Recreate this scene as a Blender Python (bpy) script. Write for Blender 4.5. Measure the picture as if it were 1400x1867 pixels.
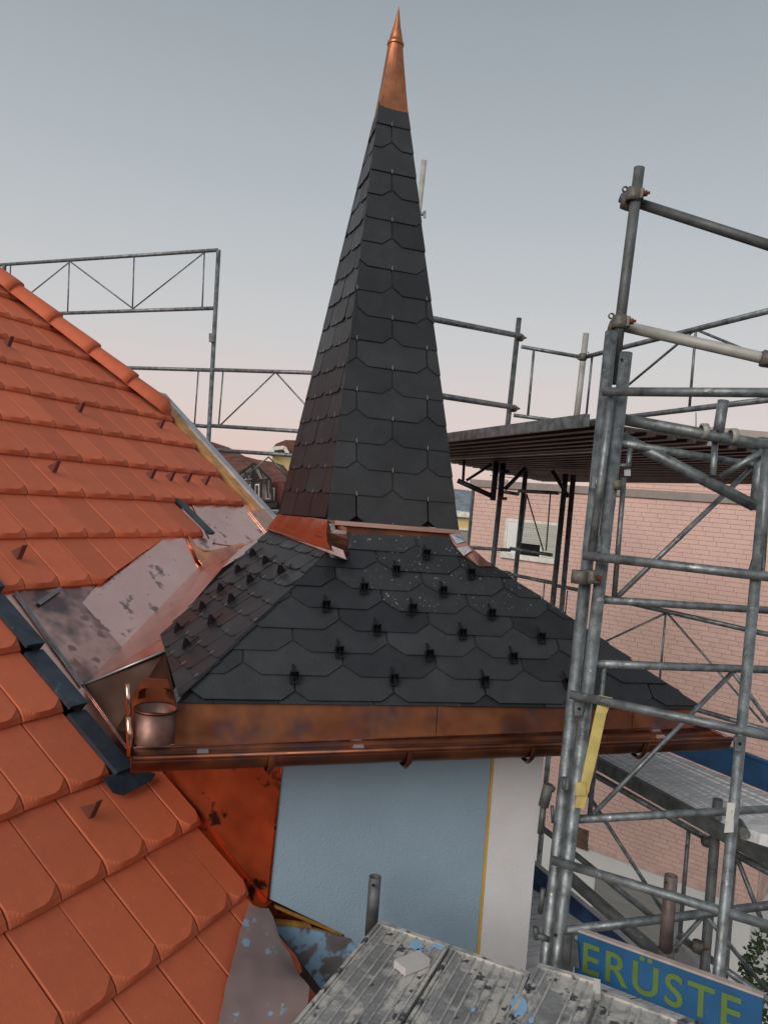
import bpy, bmesh, math, random
from mathutils import Vector as V, Matrix, noise
random.seed(7)
S = bpy.context.scene
for o in list(bpy.data.objects): bpy.data.objects.remove(o)
R = math.radians
COL = S.collection

# ------------------------------------------------------------------ camera
H = 9.5                       # eye height above the street
FPX, CX, CY = 1420.0, 700.0, 933.5
PITCH, ROLL, YAW = R(1.0), R(4.9), R(18.0)
_fw = V((math.sin(YAW), math.cos(YAW), 0)); _rt = V((math.cos(YAW), -math.sin(YAW), 0)); _up = V((0, 0, 1))
CF = _fw*math.cos(PITCH) - _up*math.sin(PITCH)
_U = _up*math.cos(PITCH) + _fw*math.sin(PITCH)
CR = _rt*math.cos(ROLL) + _U*math.sin(ROLL)
CU = -_rt*math.sin(ROLL) + _U*math.cos(ROLL)
CC = V((0, 0, H))
cam = bpy.data.cameras.new('camera'); camo = bpy.data.objects.new('camera', cam); COL.objects.link(camo)
m = Matrix((CR, CU, -CF)).transposed().to_4x4(); m.translation = CC; camo.matrix_world = m
cam.sensor_fit = 'VERTICAL'; cam.sensor_height = 36.0; cam.lens = FPX/1867*36.0
cam.clip_start = 0.05; cam.clip_end = 3000
S.camera = camo
S.render.resolution_x, S.render.resolution_y = 767, 1024

# ------------------------------------------------------------------ sky, light, exposure
SUN_EL, SUN_AZ = R(28), R(222)          # azimuth: world angle (ccw from +X) the light comes from
w = bpy.data.worlds.new('World'); S.world = w; w.use_nodes = True
nt = w.node_tree; nt.nodes.clear()
N = nt.nodes.new; L = nt.links.new
out = N('ShaderNodeOutputWorld'); bg = N('ShaderNodeBackground')
sky = N('ShaderNodeTexSky'); sky.sky_type = 'NISHITA'; sky.sun_disc = False
sky.sun_elevation = R(14); sky.sun_rotation = R(90) - SUN_AZ; sky.dust_density = 2.0; sky.altitude = 400
tc = N('ShaderNodeTexCoord'); sx = N('ShaderNodeSeparateXYZ'); L(tc.outputs['Generated'], sx.inputs[0])
rp_ = N('ShaderNodeValToRGB'); L(sx.outputs['Z'], rp_.inputs[0])
cr = rp_.color_ramp
stops = [(0.0, (.68, .52, .47)), (.035, (.80, .60, .55)), (.10, (.78, .655, .62)), (.20, (.655, .645, .645)), (.34, (.515, .55, .572)), (.55, (.345, .385, .42)), (1.0, (.28, .325, .375))]
while len(cr.elements) < len(stops): cr.elements.new(.5)
for e, (p, c) in zip(cr.elements, stops): e.position = p; e.color = (*c, 1)
sm = N('ShaderNodeMix'); sm.data_type = 'RGBA'; sm.blend_type = 'MIX'; sm.inputs[0].default_value = .12
sc = N('ShaderNodeMix'); sc.data_type = 'RGBA'; sc.blend_type = 'MULTIPLY'; sc.inputs[0].default_value = 1
sc.inputs[7].default_value = (.08, .08, .08, 1)
L(sky.outputs[0], sc.inputs[6]); L(rp_.outputs[0], sm.inputs[6]); L(sc.outputs[2], sm.inputs[7])
L(sm.outputs[2], bg.inputs[0]); bg.inputs[1].default_value = .775; L(bg.outputs[0], out.inputs[0])
sl = bpy.data.lights.new('sun', 'SUN'); sl.energy = 1.5; sl.angle = R(38); sl.color = (1, .93, .87)
so = bpy.data.objects.new('sun', sl); COL.objects.link(so); so.location = (-4, -6, 16)
sd = V((math.cos(SUN_EL)*math.cos(SUN_AZ), math.cos(SUN_EL)*math.sin(SUN_AZ), math.sin(SUN_EL)))
so.rotation_euler = sd.to_track_quat('Z', 'Y').to_euler()
vs = S.view_settings; vs.view_transform = 'Standard'; vs.look = 'None'; vs.gamma = 1; vs.exposure = 0.36; vs.use_curve_mapping = False

# ------------------------------------------------------------------ survey helpers (sight line -> real surface)
def ray(x, y): return CF + CR*((x-CX)/FPX) - CU*((y-CY)/FPX)
def at(x, y, d): return CC + ray(x, y)*d
def on(x, y, p0, n):
    r = ray(x, y); return CC + r*((p0-CC).dot(n)/r.dot(n))
def pj(p):
    v = p-CC; d = v.dot(CF); return (CX+FPX*v.dot(CR)/d, CY-FPX*v.dot(CU)/d, d)
def lerp(a, b, t): return a + (b-a)*t

# ------------------------------------------------------------------ materials
def nd(t, k): return t.nodes.new('ShaderNode'+k)
MATS = {}
def mat(name, col, rough=.6, metal=0.0, var=.2, scale=6, col2=None, thr=.55, soft=.06, scale2=3, bump=0, bscale=80, rand=0, rvar=0, spec=.5, stretch=None, col3=None, thr3=.6, scale3=9, soft3=.03):
    if name in MATS: return MATS[name]
    M = bpy.data.materials.new(name); M.use_nodes = True; t = M.node_tree; b = t.nodes['Principled BSDF']; l = t.links.new
    tcn = nd(t, 'TexCoord'); src = tcn.outputs['Object']
    if stretch:
        mp = nd(t, 'Mapping'); mp.inputs['Scale'].default_value = stretch; l(src, mp.inputs[0]); src = mp.outputs[0]
    def noisen(s, d=2, r=.6):
        n = nd(t, 'TexNoise'); n.inputs['Scale'].default_value = s; n.inputs['Detail'].default_value = d; n.inputs['Roughness'].default_value = r; l(src, n.inputs['Vector']); return n.outputs[0]
    def mix(a, bb, f, mode='MIX'):
        x = nd(t, 'Mix'); x.data_type = 'RGBA'; x.blend_type = mode
        for s, v in ((0, f), (6, a), (7, bb)):
            if hasattr(v, 'is_linked') or hasattr(v, 'links'): l(v, x.inputs[s])
            elif s == 0: x.inputs[0].default_value = v
            else: x.inputs[s].default_value = (*v, 1)
        return x.outputs[2]
    def rng(v, a, c, lo=0, hi=1):
        r = nd(t, 'MapRange'); l(v, r.inputs[0])
        for i, q in enumerate((a, c, lo, hi)): r.inputs[i+1].default_value = q
        return r.outputs[0]
    n1 = noisen(scale)
    c = mix(tuple(x*(1-var) for x in col), tuple(min(1, x*(1+var)) for x in col), rng(n1, .3, .7))
    if col2: c = mix(c, col2, rng(noisen(scale2, 3, .65), thr-soft, thr+soft))
    if col3: c = mix(c, col3, rng(noisen(scale3, 2, .6), thr3-soft3, thr3+soft3))
    if rand:
        oi = nd(t, 'ObjectInfo'); k = rng(oi.outputs['Random'], 0, 1, 1-rand, 1+rand)
        g = nd(t, 'CombineColor'); [l(k, g.inputs[i]) for i in range(3)]
        c = mix(c, g.outputs[0], 1.0, 'MULTIPLY')
    l(c, b.inputs['Base Color'])
    b.inputs['Metallic'].default_value = metal; b.inputs['Specular IOR Level'].default_value = spec
    if rvar and rand: oi2 = nd(t, 'ObjectInfo'); l(rng(oi2.outputs['Random'], 0, 1, rough-.14, rough+.14), b.inputs['Roughness'])
    elif rvar: l(rng(noisen(scale*1.7), .3, .7, max(.03, rough-rvar), min(1, rough+rvar)), b.inputs['Roughness'])
    else: b.inputs['Roughness'].default_value = rough
    if bump:
        bp = nd(t, 'Bump'); bp.inputs['Strength'].default_value = bump; bp.inputs['Distance'].default_value = .01; l(noisen(bscale, 2), bp.inputs['Height']); l(bp.outputs[0], b.inputs['Normal'])
    MATS[name] = M; return M
TILE = mat('terracotta', (.585, .140, .062), .64, var=.06, scale=14, bump=.18, bscale=210, rand=.13, col2=(.50, .118, .055), thr=.62, soft=.16, scale2=4, col3=(.58, .22, .13), thr3=.73, scale3=30, spec=.35)
HOOKR = mat('red_brown_coated_metal', (.16, .05, .038), .5, .2)
UNDER = mat('roof_underlay', (.05, .03, .025), .9)
SLATE = mat('fibre_cement_slate', (.0225, .0245, .027), .48, var=.18, scale=9, bump=.25, bscale=110, rand=.26, rvar=.1, col2=(.031, .034, .038), thr=.62, soft=.1, scale2=4, spec=.5)
SLATE_D = mat('slate_with_drilling_dust', (.0225, .0245, .027), .48, var=.18, scale=9, bump=.25, bscale=110, rand=.26, rvar=.1, col2=(.3, .3, .3), thr=.675, soft=.012, scale2=60)
BLACK = mat('black_coated_metal', (.008, .009, .011), .35, .3)
STEELW = mat('stainless_wire', (.34, .34, .34), .45, .7)
COPPER = mat('bright_copper', (.76, .45, .34), .2, 1, var=.10, scale=3, rvar=.14, col2=(.42, .2, .15), thr=.66, soft=.08, scale2=5, bump=.05, bscale=9)
COPPER_ST = mat('handled_copper_sheet', (.97, .60, .515), .24, 1, var=.08, scale=4, rvar=.14, col2=(.30, .20, .19), thr=.635, soft=.04, scale2=8, bump=.06, bscale=7)
COPPER_OR = mat('folded_orange_copper', (.78, .33, .16), .28, 1, var=.25, scale=7, rvar=.1, bump=.5, bscale=14)
COPPER_PINK = mat('new_copper_sheet', (.90, .58, .49), .32, 1, var=.07, scale=5, rvar=.1, bump=.06, bscale=6)
COPPER_T = mat('tarnished_copper', (.205, .072, .038), .46, 1, var=.35, scale=4, rvar=.14, col2=(.13, .07, .065), thr=.53, soft=.09, scale2=5, bump=.04, bscale=8, col3=(.30, .115, .05), thr3=.60, scale3=7, soft3=.14)
COPPER_O = mat('olive_brown_copper', (.060, .022, .010), .55, .2, var=.25, scale=3, rvar=.1, col2=(.030, .014, .008), thr=.52, soft=.2, scale2=4, spec=.25)
COPPER_C = mat('cheek_copper', (.37, .080, .028), .42, .85, var=.35, scale=4, rvar=.1, col2=(.05, .015, .01), thr=.645, soft=.04, scale2=9)
SOLDER = mat('solder_smeared_copper', (.20, .23, .25), .5, .6, var=.3, scale=14, col2=(.33, .2, .17), thr=.6, soft=.08, scale2=7, bump=.3, bscale=60)
FLUX = mat('flux_darkened_copper', (.70, .43, .365), .36, .95, var=.12, scale=5, rvar=.12, col2=(.19, .135, .135), thr=.50, soft=.10, scale2=3.6, col3=(.33, .2, .17), thr3=.62, scale3=8)
LEAD = mat('dark_lead_strip', (.05, .065, .085), .45, .5, var=.35, scale=9, col2=(.16, .2, .24), thr=.68, soft=.05, scale2=14, bump=.2, bscale=30)
LEADP = mat('pale_zinc', (.48, .48, .5), .4, .7, var=.2, scale=8)
FOILY = mat('ochre_verge_board', (.5, .25, .09), .6, .1, var=.3, scale=8)
GALV = mat('galvanised_steel', (.19, .21, .217), .5, .6, var=.45, scale=18, rvar=.14, col2=(.38, .40, .41), thr=.68, soft=.05, scale2=24, bump=.1, bscale=90, col3=(.5, .48, .44), thr3=.735, scale3=60)
GALVD = mat('weathered_galvanised_steel', (.12, .13, .13), .6, .45, var=.35, scale=14, rvar=.1, col2=(.3, .28, .25), thr=.7, soft=.05, scale2=22, bump=.1, bscale=90)
GALVL = mat('pale_weathered_tube', (.42, .42, .38), .6, .25, var=.2, scale=9, col2=(.2, .18, .15), thr=.68, soft=.04, scale2=20, stretch=(1, 1, 1))
COUP = mat('dirty_coupler_steel', (.16, .15, .13), .65, .5, var=.3, scale=30, bump=.3, bscale=60)
RUST = mat('rusty_bolt', (.16, .05, .02), .8, .2, var=.5, scale=40)
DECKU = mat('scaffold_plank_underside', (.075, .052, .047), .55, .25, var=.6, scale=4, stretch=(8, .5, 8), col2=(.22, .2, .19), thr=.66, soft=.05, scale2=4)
DECKT = mat('plaster_splashed_aluminium', (.29, .29, .285), .65, .15, var=.3, scale=7, col2=(.56, .53, .48), thr=.53, soft=.06, scale2=9, col3=(.09, .09, .10), thr3=.63, scale3=16, bump=.35, bscale=40)
DECKG = mat('worn_aluminium_deck', (.68, .68, .68), .6, .08, var=.3, scale=5, stretch=(.5, 9, 1), col2=(.2, .19, .18), thr=.66, soft=.05, scale2=5, bump=.1)
BLUEP = mat('spilled_light_blue_paint', (.28, .48, .66), .5, var=.1)
BLUEW = mat('pale_blue_render', (.27, .375, .465), .85, var=.05, scale=5, bump=.3, bscale=95, col2=(.255, .355, .44), thr=.55, soft=.2, scale2=2.2)
WHITEW = mat('unpainted_white_render', (.68, .68, .685), .9, var=.06, scale=3, bump=.25, bscale=120)
FOAM = mat('ochre_foam', (.34, .18, .03), .8, var=.3, scale=20)
YELLOW = mat('yellow_sealing_strip', (.58, .35, .05), .7, var=.15)
YTAPE = mat('yellow_webbing', (.52, .42, .14), .8, var=.2, scale=12, bump=.1)
SCRAP = mat('grey_brown_sheet', (.27, .21, .20), .5, .15, var=.25, scale=4, col2=(.28, .48, .66), thr=.625, soft=.012, scale2=9, bump=.5, bscale=5)
PAINTY = mat('paint_smeared_board', (.17, .16, .16), .6, .1, var=.3, scale=6, col2=(.28, .47, .64), thr=.50, soft=.03, scale2=7)
BLUEB = mat('blue_toe_board', (.010, .080, .195), .5, var=.2, scale=6, col2=(.10, .16, .22), thr=.72, soft=.03, scale2=18)
NAVY = mat('dark_blue_toe_board', (.01, .035, .10), .5, var=.25, scale=6, col2=(.03, .1, .2), thr=.6, soft=.1, scale2=4)
WOODE = mat('worn_board_edge', (.40, .33, .29), .8, var=.2, scale=12)
GREENL = mat('yellow_green_lettering', (.095, .165, .035), .6, var=.15, scale=9, col2=(.10, .2, .12), thr=.68, soft=.04, scale2=14)
BRICK = mat('pink_facing_brick', (.70, .475, .405), .8, var=.05, scale=2, rand=.05, bump=.05)
MORTAR = mat('brick_joint', (.655, .44, .378), .9)
BRICKR = mat('pink_facing_brick_run', (.70, .475, .405), .8, var=.06, scale=1.1, bump=.05)
COPING = mat('concrete_coping', (.30, .26, .235), .85, var=.1)
PLASTER = mat('white_plaster', (.76, .76, .73), .9, var=.05, scale=1.5)
FRAMEW = mat('white_window_frame', (.72, .70, .64), .6)
SHUT = mat('pale_roller_shutter', (.46, .46, .40), .7, stretch=(.2, .2, 14))
GLASS = mat('dark_glass', (.006, .006, .007), .12)
GREYW = mat('grey_shutter_wall', (.27, .27, .25), .85, var=.12, stretch=(.4, .4, 6))
ASPH = mat('asphalt', (.07, .07, .07), .9, var=.2)
TIMB = mat('dark_timber', (.018, .014, .012), .8)
INFILL = mat('off_white_infill', (.5, .42, .37), .9)
FROOF = mat('old_red_roof_tiles', (.135, .056, .040), .85, var=.5, scale=3, stretch=(1, 1, 9), bump=.6, bscale=5)
FROOF2 = mat('dark_red_shingles', (.13, .035, .03), .85, var=.35, scale=4, stretch=(1, 1, 7))
YWALL = mat('yellow_house_wall', (.60, .47, .22), .9, var=.06)
HILL = mat('hazy_hill_wood', (.20, .235, .26), .95, var=.3, scale=.25)
LEAF = mat('shrub_leaf', (.035, .06, .015), .7, var=.4, scale=5)
BARK = mat('shrub_stem', (.06, .04, .03), .9)
STONE = mat('light_stone_block', (.56, .53, .52), .8, var=.06)
HOLE = mat('dark_hole', (.005, .005, .005), .9)

# ------------------------------------------------------------------ mesh building
class MB:
    def __init__(s): s.v = []; s.f = []; s.sm = set()
    def poly(s, pts):
        k = len(s.v); s.v += [V(p) for p in pts]; s.f.append(list(range(k, k+len(pts)))); return s
    def prism(s, pts, off):
        """closed prism from polygon pts to pts+off (off a vector or list of vectors)"""
        n = len(pts); k = len(s.v); pts = [V(p) for p in pts]
        b = [p+(off if isinstance(off, V) else off[i]) for i, p in enumerate(pts)]
        s.v += pts+b
        s.f.append(list(range(k, k+n))[::-1]); s.f.append(list(range(k+n, k+2*n)))
        for i in range(n): s.f.append([k+i, k+(i+1) % n, k+n+(i+1) % n, k+n+i])
        return s
    def box(s, c, ex, ey, ez):
        """centre and three half vectors"""
        pts = [c-ex-ey-ez, c+ex-ey-ez, c+ex+ey-ez, c-ex+ey-ez]; return s.prism(pts, ez*2)
    def bar(s, a, b, wx, up, wz):
        """rectangular bar a->b, width wx across, height wz along up"""
        d = (b-a).normalized(); x = d.cross(up).normalized()*(wx/2); z = x.cross(d).normalized()*(wz/2)
        return s.prism([a-x-z, a+x-z, a+x+z, a-x+z], b-a)
    def tube(s, a, b, r, r2=None, seg=12, hollow=False, cap=True):
        r2 = r if r2 is None else r2; d = (b-a).normalized(); x = d.orthogonal().normalized(); y = d.cross(x); k = len(s.v)
        rings = [(a, r), (b, r2)]
        if hollow: t = r*.8; rings = [(a+d*.04, t), (a, t)] + rings + [(b, r2*.8), (b-d*.04, r2*.8)]
        for c, q in rings:
            for i in range(seg):
                an = 2*math.pi*i/seg; s.v.append(c + (x*math.cos(an)+y*math.sin(an))*q)
        for j in range(len(rings)-1):
            for i in range(seg):
                s.f.append([k+j*seg+i, k+j*seg+(i+1) % seg, k+(j+1)*seg+(i+1) % seg, k+(j+1)*seg+i]); s.sm.add(len(s.f)-1)
        if cap:
            s.f.append(list(range(k, k+seg))[::-1]); e = k+(len(rings)-1)*seg; s.f.append(list(range(e, e+seg)))
        return s
    def sweep(s, pts, r, seg=8):
        k = len(s.v); n = len(pts)
        for j, p in enumerate(pts):
            d = (pts[min(j+1, n-1)]-pts[max(j-1, 0)]).normalized(); x = d.cross(V((.3, -.2, .93))).normalized(); y = d.cross(x)
            for i in range(seg): an = 2*math.pi*i/seg; s.v.append(p+(x*math.cos(an)+y*math.sin(an))*r)
        for j in range(n-1):
            for i in range(seg): s.f.append([k+j*seg+i, k+j*seg+(i+1) % seg, k+(j+1)*seg+(i+1) % seg, k+(j+1)*seg+i]); s.sm.add(len(s.f)-1)
        return s
    def lathe(s, base, axis, prof, seg=16, sweep=2*math.pi, x=None):
        d = axis.normalized(); x = x.normalized() if x else d.orthogonal().normalized(); y = d.cross(x); k = len(s.v); full = sweep > 6.2; m = seg if full else seg+1
        for (r, h) in prof:
            for i in range(m):
                an = sweep*i/seg; s.v.append(base + d*h + (x*math.cos(an)+y*math.sin(an))*r)
        for j in range(len(prof)-1):
            for i in range(seg):
                i2 = (i+1) % m
                s.f.append([k+j*m+i, k+j*m+i2, k+(j+1)*m+i2, k+(j+1)*m+i]); s.sm.add(len(s.f)-1)
        return s
    def mesh(s, name, org):
        me = bpy.data.meshes.new(name); me.from_pydata([tuple(p-org) for p in s.v], [], s.f)
        for i in s.sm: me.polygons[i].use_smooth = True
        bm = bmesh.new(); bm.from_mesh(me); bmesh.ops.recalc_face_normals(bm, faces=bm.faces); bm.to_mesh(me); bm.free()
        return me
    def build(s, name, material, parent=None, org=None, **k):
        """one mesh object from world-space coordinates"""
        po = wloc(parent) if parent else V((0, 0, 0))
        if org is None:
            if parent: org = po
            else:
                xs = [p.x for p in s.v]; ys = [p.y for p in s.v]; zs = [p.z for p in s.v]
                org = V(((min(xs)+max(xs))/2, (min(ys)+max(ys))/2, min(zs)))
        me = s.mesh(name, org); me.materials.append(material)
        o = bpy.data.objects.new(name, me); COL.objects.link(o); o.parent = parent; o.location = org-po
        return tag(o, **k)
def wloc(o):
    p = V(o.location)
    while o.parent: o = o.parent; p += V(o.location)
    return p
def tag(o, label=None, cat=None, group=None, kind=None):
    if label: o['label'] = label
    if cat: o['category'] = cat
    if group: o['group'] = group
    if kind: o['kind'] = kind
    return o
def thing(name, label, cat, loc, group=None):
    o = bpy.data.objects.new(name, None); COL.objects.link(o); o.location = loc; o.empty_display_size = .2
    return tag(o, label, cat, group)
def place(me, name, parent, M4):
    o = bpy.data.objects.new(name, me); COL.objects.link(o); o.parent = parent
    M4 = M4.copy(); M4.translation = M4.translation - wloc(parent); o.matrix_local = M4
    return o
def frame(p, ex, ey, ez):
    M4 = Matrix((ex, ey, ez)).transposed().to_4x4(); M4.translation = p; return M4
def clip2(poly, a, b):
    """clip 2-D polygon to the left of a->b"""
    outp = []; n = len(poly)
    side = lambda p: (b[0]-a[0])*(p[1]-a[1])-(b[1]-a[1])*(p[0]-a[0])
    for i in range(n):
        p, q = poly[i], poly[(i+1) % n]; sp, sq = side(p), side(q)
        if sp >= 0: outp.append(p)
        if (sp >= 0) != (sq >= 0):
            t = sp/(sp-sq); outp.append((p[0]+(q[0]-p[0])*t, p[1]+(q[1]-p[1])*t))
    return outp
def area2(p): return .5*sum(p[i][0]*p[(i+1) % len(p)][1]-p[(i+1) % len(p)][0]*p[i][1] for i in range(len(p)))
ZUP = V((0, 0, 1))

# ================================================================== GROUND AND BACKGROUND
MB().poly([(-900, -900, 0), (900, -900, 0), (900, 900, 0), (-900, 900, 0)]).build('ground', ASPH, org=V((0, 0, 0)), kind='structure')

# ================================================================== MAIN HOUSE ROOF
UA, TH, SC = R(47.5), R(38), 1.30
ru = V((math.cos(UA), math.sin(UA), 0)); rd = V((math.sin(UA)*math.cos(TH), -math.cos(UA)*math.cos(TH), -math.sin(TH))); rn = V((math.sin(UA)*math.sin(TH), -math.cos(UA)*math.sin(TH), math.cos(TH)))
RP0 = at(112, 978, 3.3*SC) - rn*.035
def rp(x, y, h=.0): return on(x, y, RP0 + rn*h, rn)
def ru_d(u, d, h=0): return RP0 + ru*(u*SC) + rd*(d*SC) + rn*h
def rud(x, y, h=.035):
    q = rp(x, y, h)-RP0; return (q.dot(ru)/SC, q.dot(rd)/SC)
house = thing('tiled_house', 'orange clay tiled roof of the house left of the slate turret', 'house', V((-3.5, 3.5, 0)))
# roof deck: a slab under the tiles
hipA, hipB = rud(0, 500), rud(310, 735)
VERGE = 1.70
def roofslab():
    hx = lambda d: hipB[0] + (d-hipB[1])*(hipA[0]-hipB[0])/(hipA[1]-hipB[1])
    pts = [(-3.0, -3.0), (hx(-3.0)-.05, -3.0), (hipB[0]-.05, hipB[1]), (VERGE, -1.1), (VERGE, .02), (1.0, .35), (-.30, 1.0), (-.27, 2.3), (-3.0, 2.3)]
    return [ru_d(u, d, -.03) for u, d in pts]
deck = MB().prism(roofslab(), -rn*.12).build('roof', UNDER, house)
# gable / eaves walls below the roof so that the house is closed from the side
wl = MB()
c1, c2, c3, c4 = ru_d(-3, 2.25, -.2), ru_d(-.36, 2.25, -.2), ru_d(-.36, -.2, -.2), ru_d(-3, -.2, -.2)
for a, b in ((c1, c2), (c2, c3)):
    wl.poly([V((a.x, a.y, 0)), V((b.x, b.y, 0)), b, a])
wl.build('wall', PLASTER, house)

TW, TE = .1635*SC, .2735*SC        # cover width and exposure of one tile
def tile_mesh(w, full=True):
    """interlocking flat tile; x across, y up the slope, z out of the roof; lower edge at y=0"""
    m = MB(); Lt = TE*1.14; g = .0025
    sx_ = [0, .02, .07, .13, .2, .28, .38, .5, .62, .72, .8, .87, .93, .98, 1]; nx = len(sx_)-1
    def cutf(q):                                # how far the rolled nose reaches up from the lower edge
        e = min(q, 1-q)*2; return .010 + .050*(1-min(1, e*1.5))**1.25
    ys = [0, 1, 2, 3]; grid = []
    for r_ in ys:
        for q in sx_:
            c = cutf(q); y, dz = ((-.003*math.sin(math.pi*q), -.025), (c*.42, -.0105), (c, 0), (Lt, 0))[r_]
            if q in (0, 1): dz -= .004
            grid.append(V((g+(w-2*g)*q, y, .040*(1-max(0, y)/Lt) + dz + .012)))
    m.v = grid; k = nx+1
    for j in range(3):
        for i in range(nx): m.f.append([j*k+i, j*k+i+1, (j+1)*k+i+1, (j+1)*k+i])
    b = len(m.v)
    for i in range(nx+1): p = m.v[i]; m.v.append(V((p.x, p.y+.004, p.z-.024)))
    for i in range(nx): m.f.append([i+1, i, b+i, b+i+1])
    for side in (0, nx):                        # side edges
        idx = [j*k+side for j in range(len(ys))]; c = len(m.v)
        for j in idx: p = m.v[j]; m.v.append(p-V((0, 0, .02)))
        for j in range(len(idx)-1):
            q = [idx[j], idx[j+1], c+j+1, c+j]; m.f.append(q if side == 0 else q[::-1])
    me = bpy.data.meshes.new('roof_tile'); me.from_pydata([tuple(p) for p in m.v], [], m.f)
    me.materials.append(TILE); return me
TMESH = tile_mesh(TW); TMESH_H = tile_mesh(TW*.56)
def cut_mesh(me, planes):
    bm = bmesh.new(); bm.from_mesh(me)
    for co, no in planes:
        bmesh.ops.bisect_plane(bm, geom=bm.verts[:]+bm.edges[:]+bm.faces[:], plane_co=co, plane_no=no, clear_outer=True)
    if not bm.faces: bm.free(); return None
    n = bpy.data.meshes.new('roof_tile'); bm.to_mesh(n); bm.free(); n.materials.append(TILE); return n
ey = -rd
def put_tile(u0, dbot, me=TMESH, cuts=None):
    p = ru_d(u0, dbot); M4 = frame(p, ru, ey, rn)
    if cuts:
        Mi = M4.inverted(); me = cut_mesh(me, [(Mi @ c, Mi.to_3x3() @ n) for c, n in cuts])
        if not me: return
    j = Matrix.Rotation(R(random.uniform(-.35, .35)), 4, 'Z') @ Matrix.Translation((0, random.uniform(-.003, .003), random.uniform(-.0015, .0015)))
    place(me, 'roof_tile', deck, M4 @ j)
def seen(u0, d0, mrg=260):
    x, y, z = pj(ru_d(u0+.08, d0-.12)); return z > .3 and -mrg < x < 1400+mrg and -mrg < y < 1867+mrg
cutA, cutB = rud(300, 980), rud(184, 1064)
for k in range(-10, 10):
    dk = -.002 + .2735*k
    if k <= 1:
        ph = -.003 - .013*k
        lo, hi = -2.6, VERGE
        for i in range(-18, 14):
            u0 = ph + .1635*i; u1 = u0+.1635
            if u1 > VERGE+.06: continue
            if k == 0 and u1 > 1.03: continue
            cuts = None
            if k <= -4:
                a = ru_d(*hipA); b = ru_d(*hipB); dv = (b-a).normalized(); nn = dv.cross(rn)
                if nn.dot(ru) < 0: nn = -nn
                cuts = [(a - nn*.01, nn)]
            if k == 1:
                if u0 > .75: continue
                a, b = ru_d(*cutA), ru_d(*cutB); nn = (b-a).cross(rn).normalized()
                if nn.dot(rd) < 0: nn = -nn
                cuts = [(a, nn)]
            if seen(u0, dk, 420): put_tile(u0, dk, cuts=cuts)
    else:
        edge = -.530 if k <= 4 else -.325
        if k <= 4:
            for i in range(1, 9):
                u0 = edge-.1635*i
                if seen(u0, dk, 420): put_tile(u0, dk)
        else:
            ph = -.417-.010*(k-5)
            put_tile(ph, dk, TMESH_H)
            for i in range(1, 9):
                u0 = ph-.1635*i
                if seen(u0, dk, 420): put_tile(u0, dk)
# hip tiles: overlapping half-round caps along the hip
hp = [(-40, 468), (40, 531), (110, 586), (183, 643), (248, 693), (312, 746)]
hp3 = [rp(x, y, .10) for x, y in hp]
dirh = (hp3[-1]-hp3[0]).normalized(); sideh = dirh.cross(rn).normalized(); uph = sideh.cross(dirh).normalized()
if uph.z < 0: uph = -uph
Lh = (hp3[-1]-hp3[0]).length/5
for i in range(-1, 5):
    a = hp3[0]+dirh*Lh*i - dirh*.05; b = a+dirh*(Lh+.05)
    m = MB(); n = 8; prof0 = []; last = i == 4
    for j, (t, r) in enumerate(((0, .085), (.5, .093), (.86, .10), (1, .10 if not last else .065))):
        for q in range(n+1):
            an = math.pi*(q/n)
            c = lerp(a, b, t)+uph*(.012*t - .035 - (.03 if last and t == 1 else 0)); m.v.append(c + sideh*math.cos(an)*r*1.15 + uph*math.sin(an)*r*.8)
    for j in range(3):
        for q in range(n): m.f.append([j*(n+1)+q, j*(n+1)+q+1, (j+1)*(n+1)+q+1, (j+1)*(n+1)+q]); m.sm.add(len(m.f)-1)
    m.f.append([3*(n+1)+q for q in range(n+1)])
    k0 = len(m.v)
    m.build('hip_tile', TILE, deck)
# back slope of the hip, so the ridge is closed behind
bs = MB(); hb0 = ru_d(*hipA); hb1 = ru_d(*hipB); back = V((-ru.y, ru.x, 0))
hb0 = hb0-dirh*1.2
bs.prism([hb0, hb1, hb1+ru*1.2+V((0, 0, -1.3)), hb0+ru*2.4+V((0, 0, -2.6))], V((0, 0, -.08))).build('rear_slope', TILE, house)
# snow hooks on tiles
def snow_hook(x, y, par, s=1.0):
    p = rp(x, y, .045); m = MB(); a = ru; b = -rd; c = rn
    q = p
    m.prism([q-a*.015*s, q+a*.015*s, q+a*.015*s+c*.078*s+b*.02*s, q-a*.015*s+c*.078*s+b*.02*s], b*.004)   # upright plate
    m.prism([q-a*.015*s+b*.005, q-a*.015*s+b*.060*s, q-a*.015*s+c*.07*s+b*.022*s], a*.003)                           # triangular fin
    m.build('snow_hook', HOOKR, par)
for x, y in ((17, 632), (147, 752), (294, 781), (100, 862), (277, 873), (312, 877), (343, 879), (376, 884), (36, 1020), (168, 1492)): snow_hook(x, y, deck, 1.0)
# verge flashing beside the tiles: ochre board and pale zinc edge
va, vb = (VERGE+.02, -1.28), (VERGE+.0, .02)
def rstrip(u0, u1, d0, d1, h, t, name, mt, par=None, u0b=None, u1b=None):
    u0b = u0 if u0b is None else u0b; u1b = u1 if u1b is None else u1b
    return MB().prism([ru_d(u0, d0, h), ru_d(u1, d0, h), ru_d(u1b, d1, h), ru_d(u0b, d1, h)], rn*t).build(name, mt, par or deck)
rstrip(VERGE+.005, VERGE+.085, -1.25, -.20, -.02, .055, 'verge_board', FOILY)
rstrip(VERGE+.085, VERGE+.15, -1.40, .05, -.03, .085, 'verge_capping', LEADP)
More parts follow.
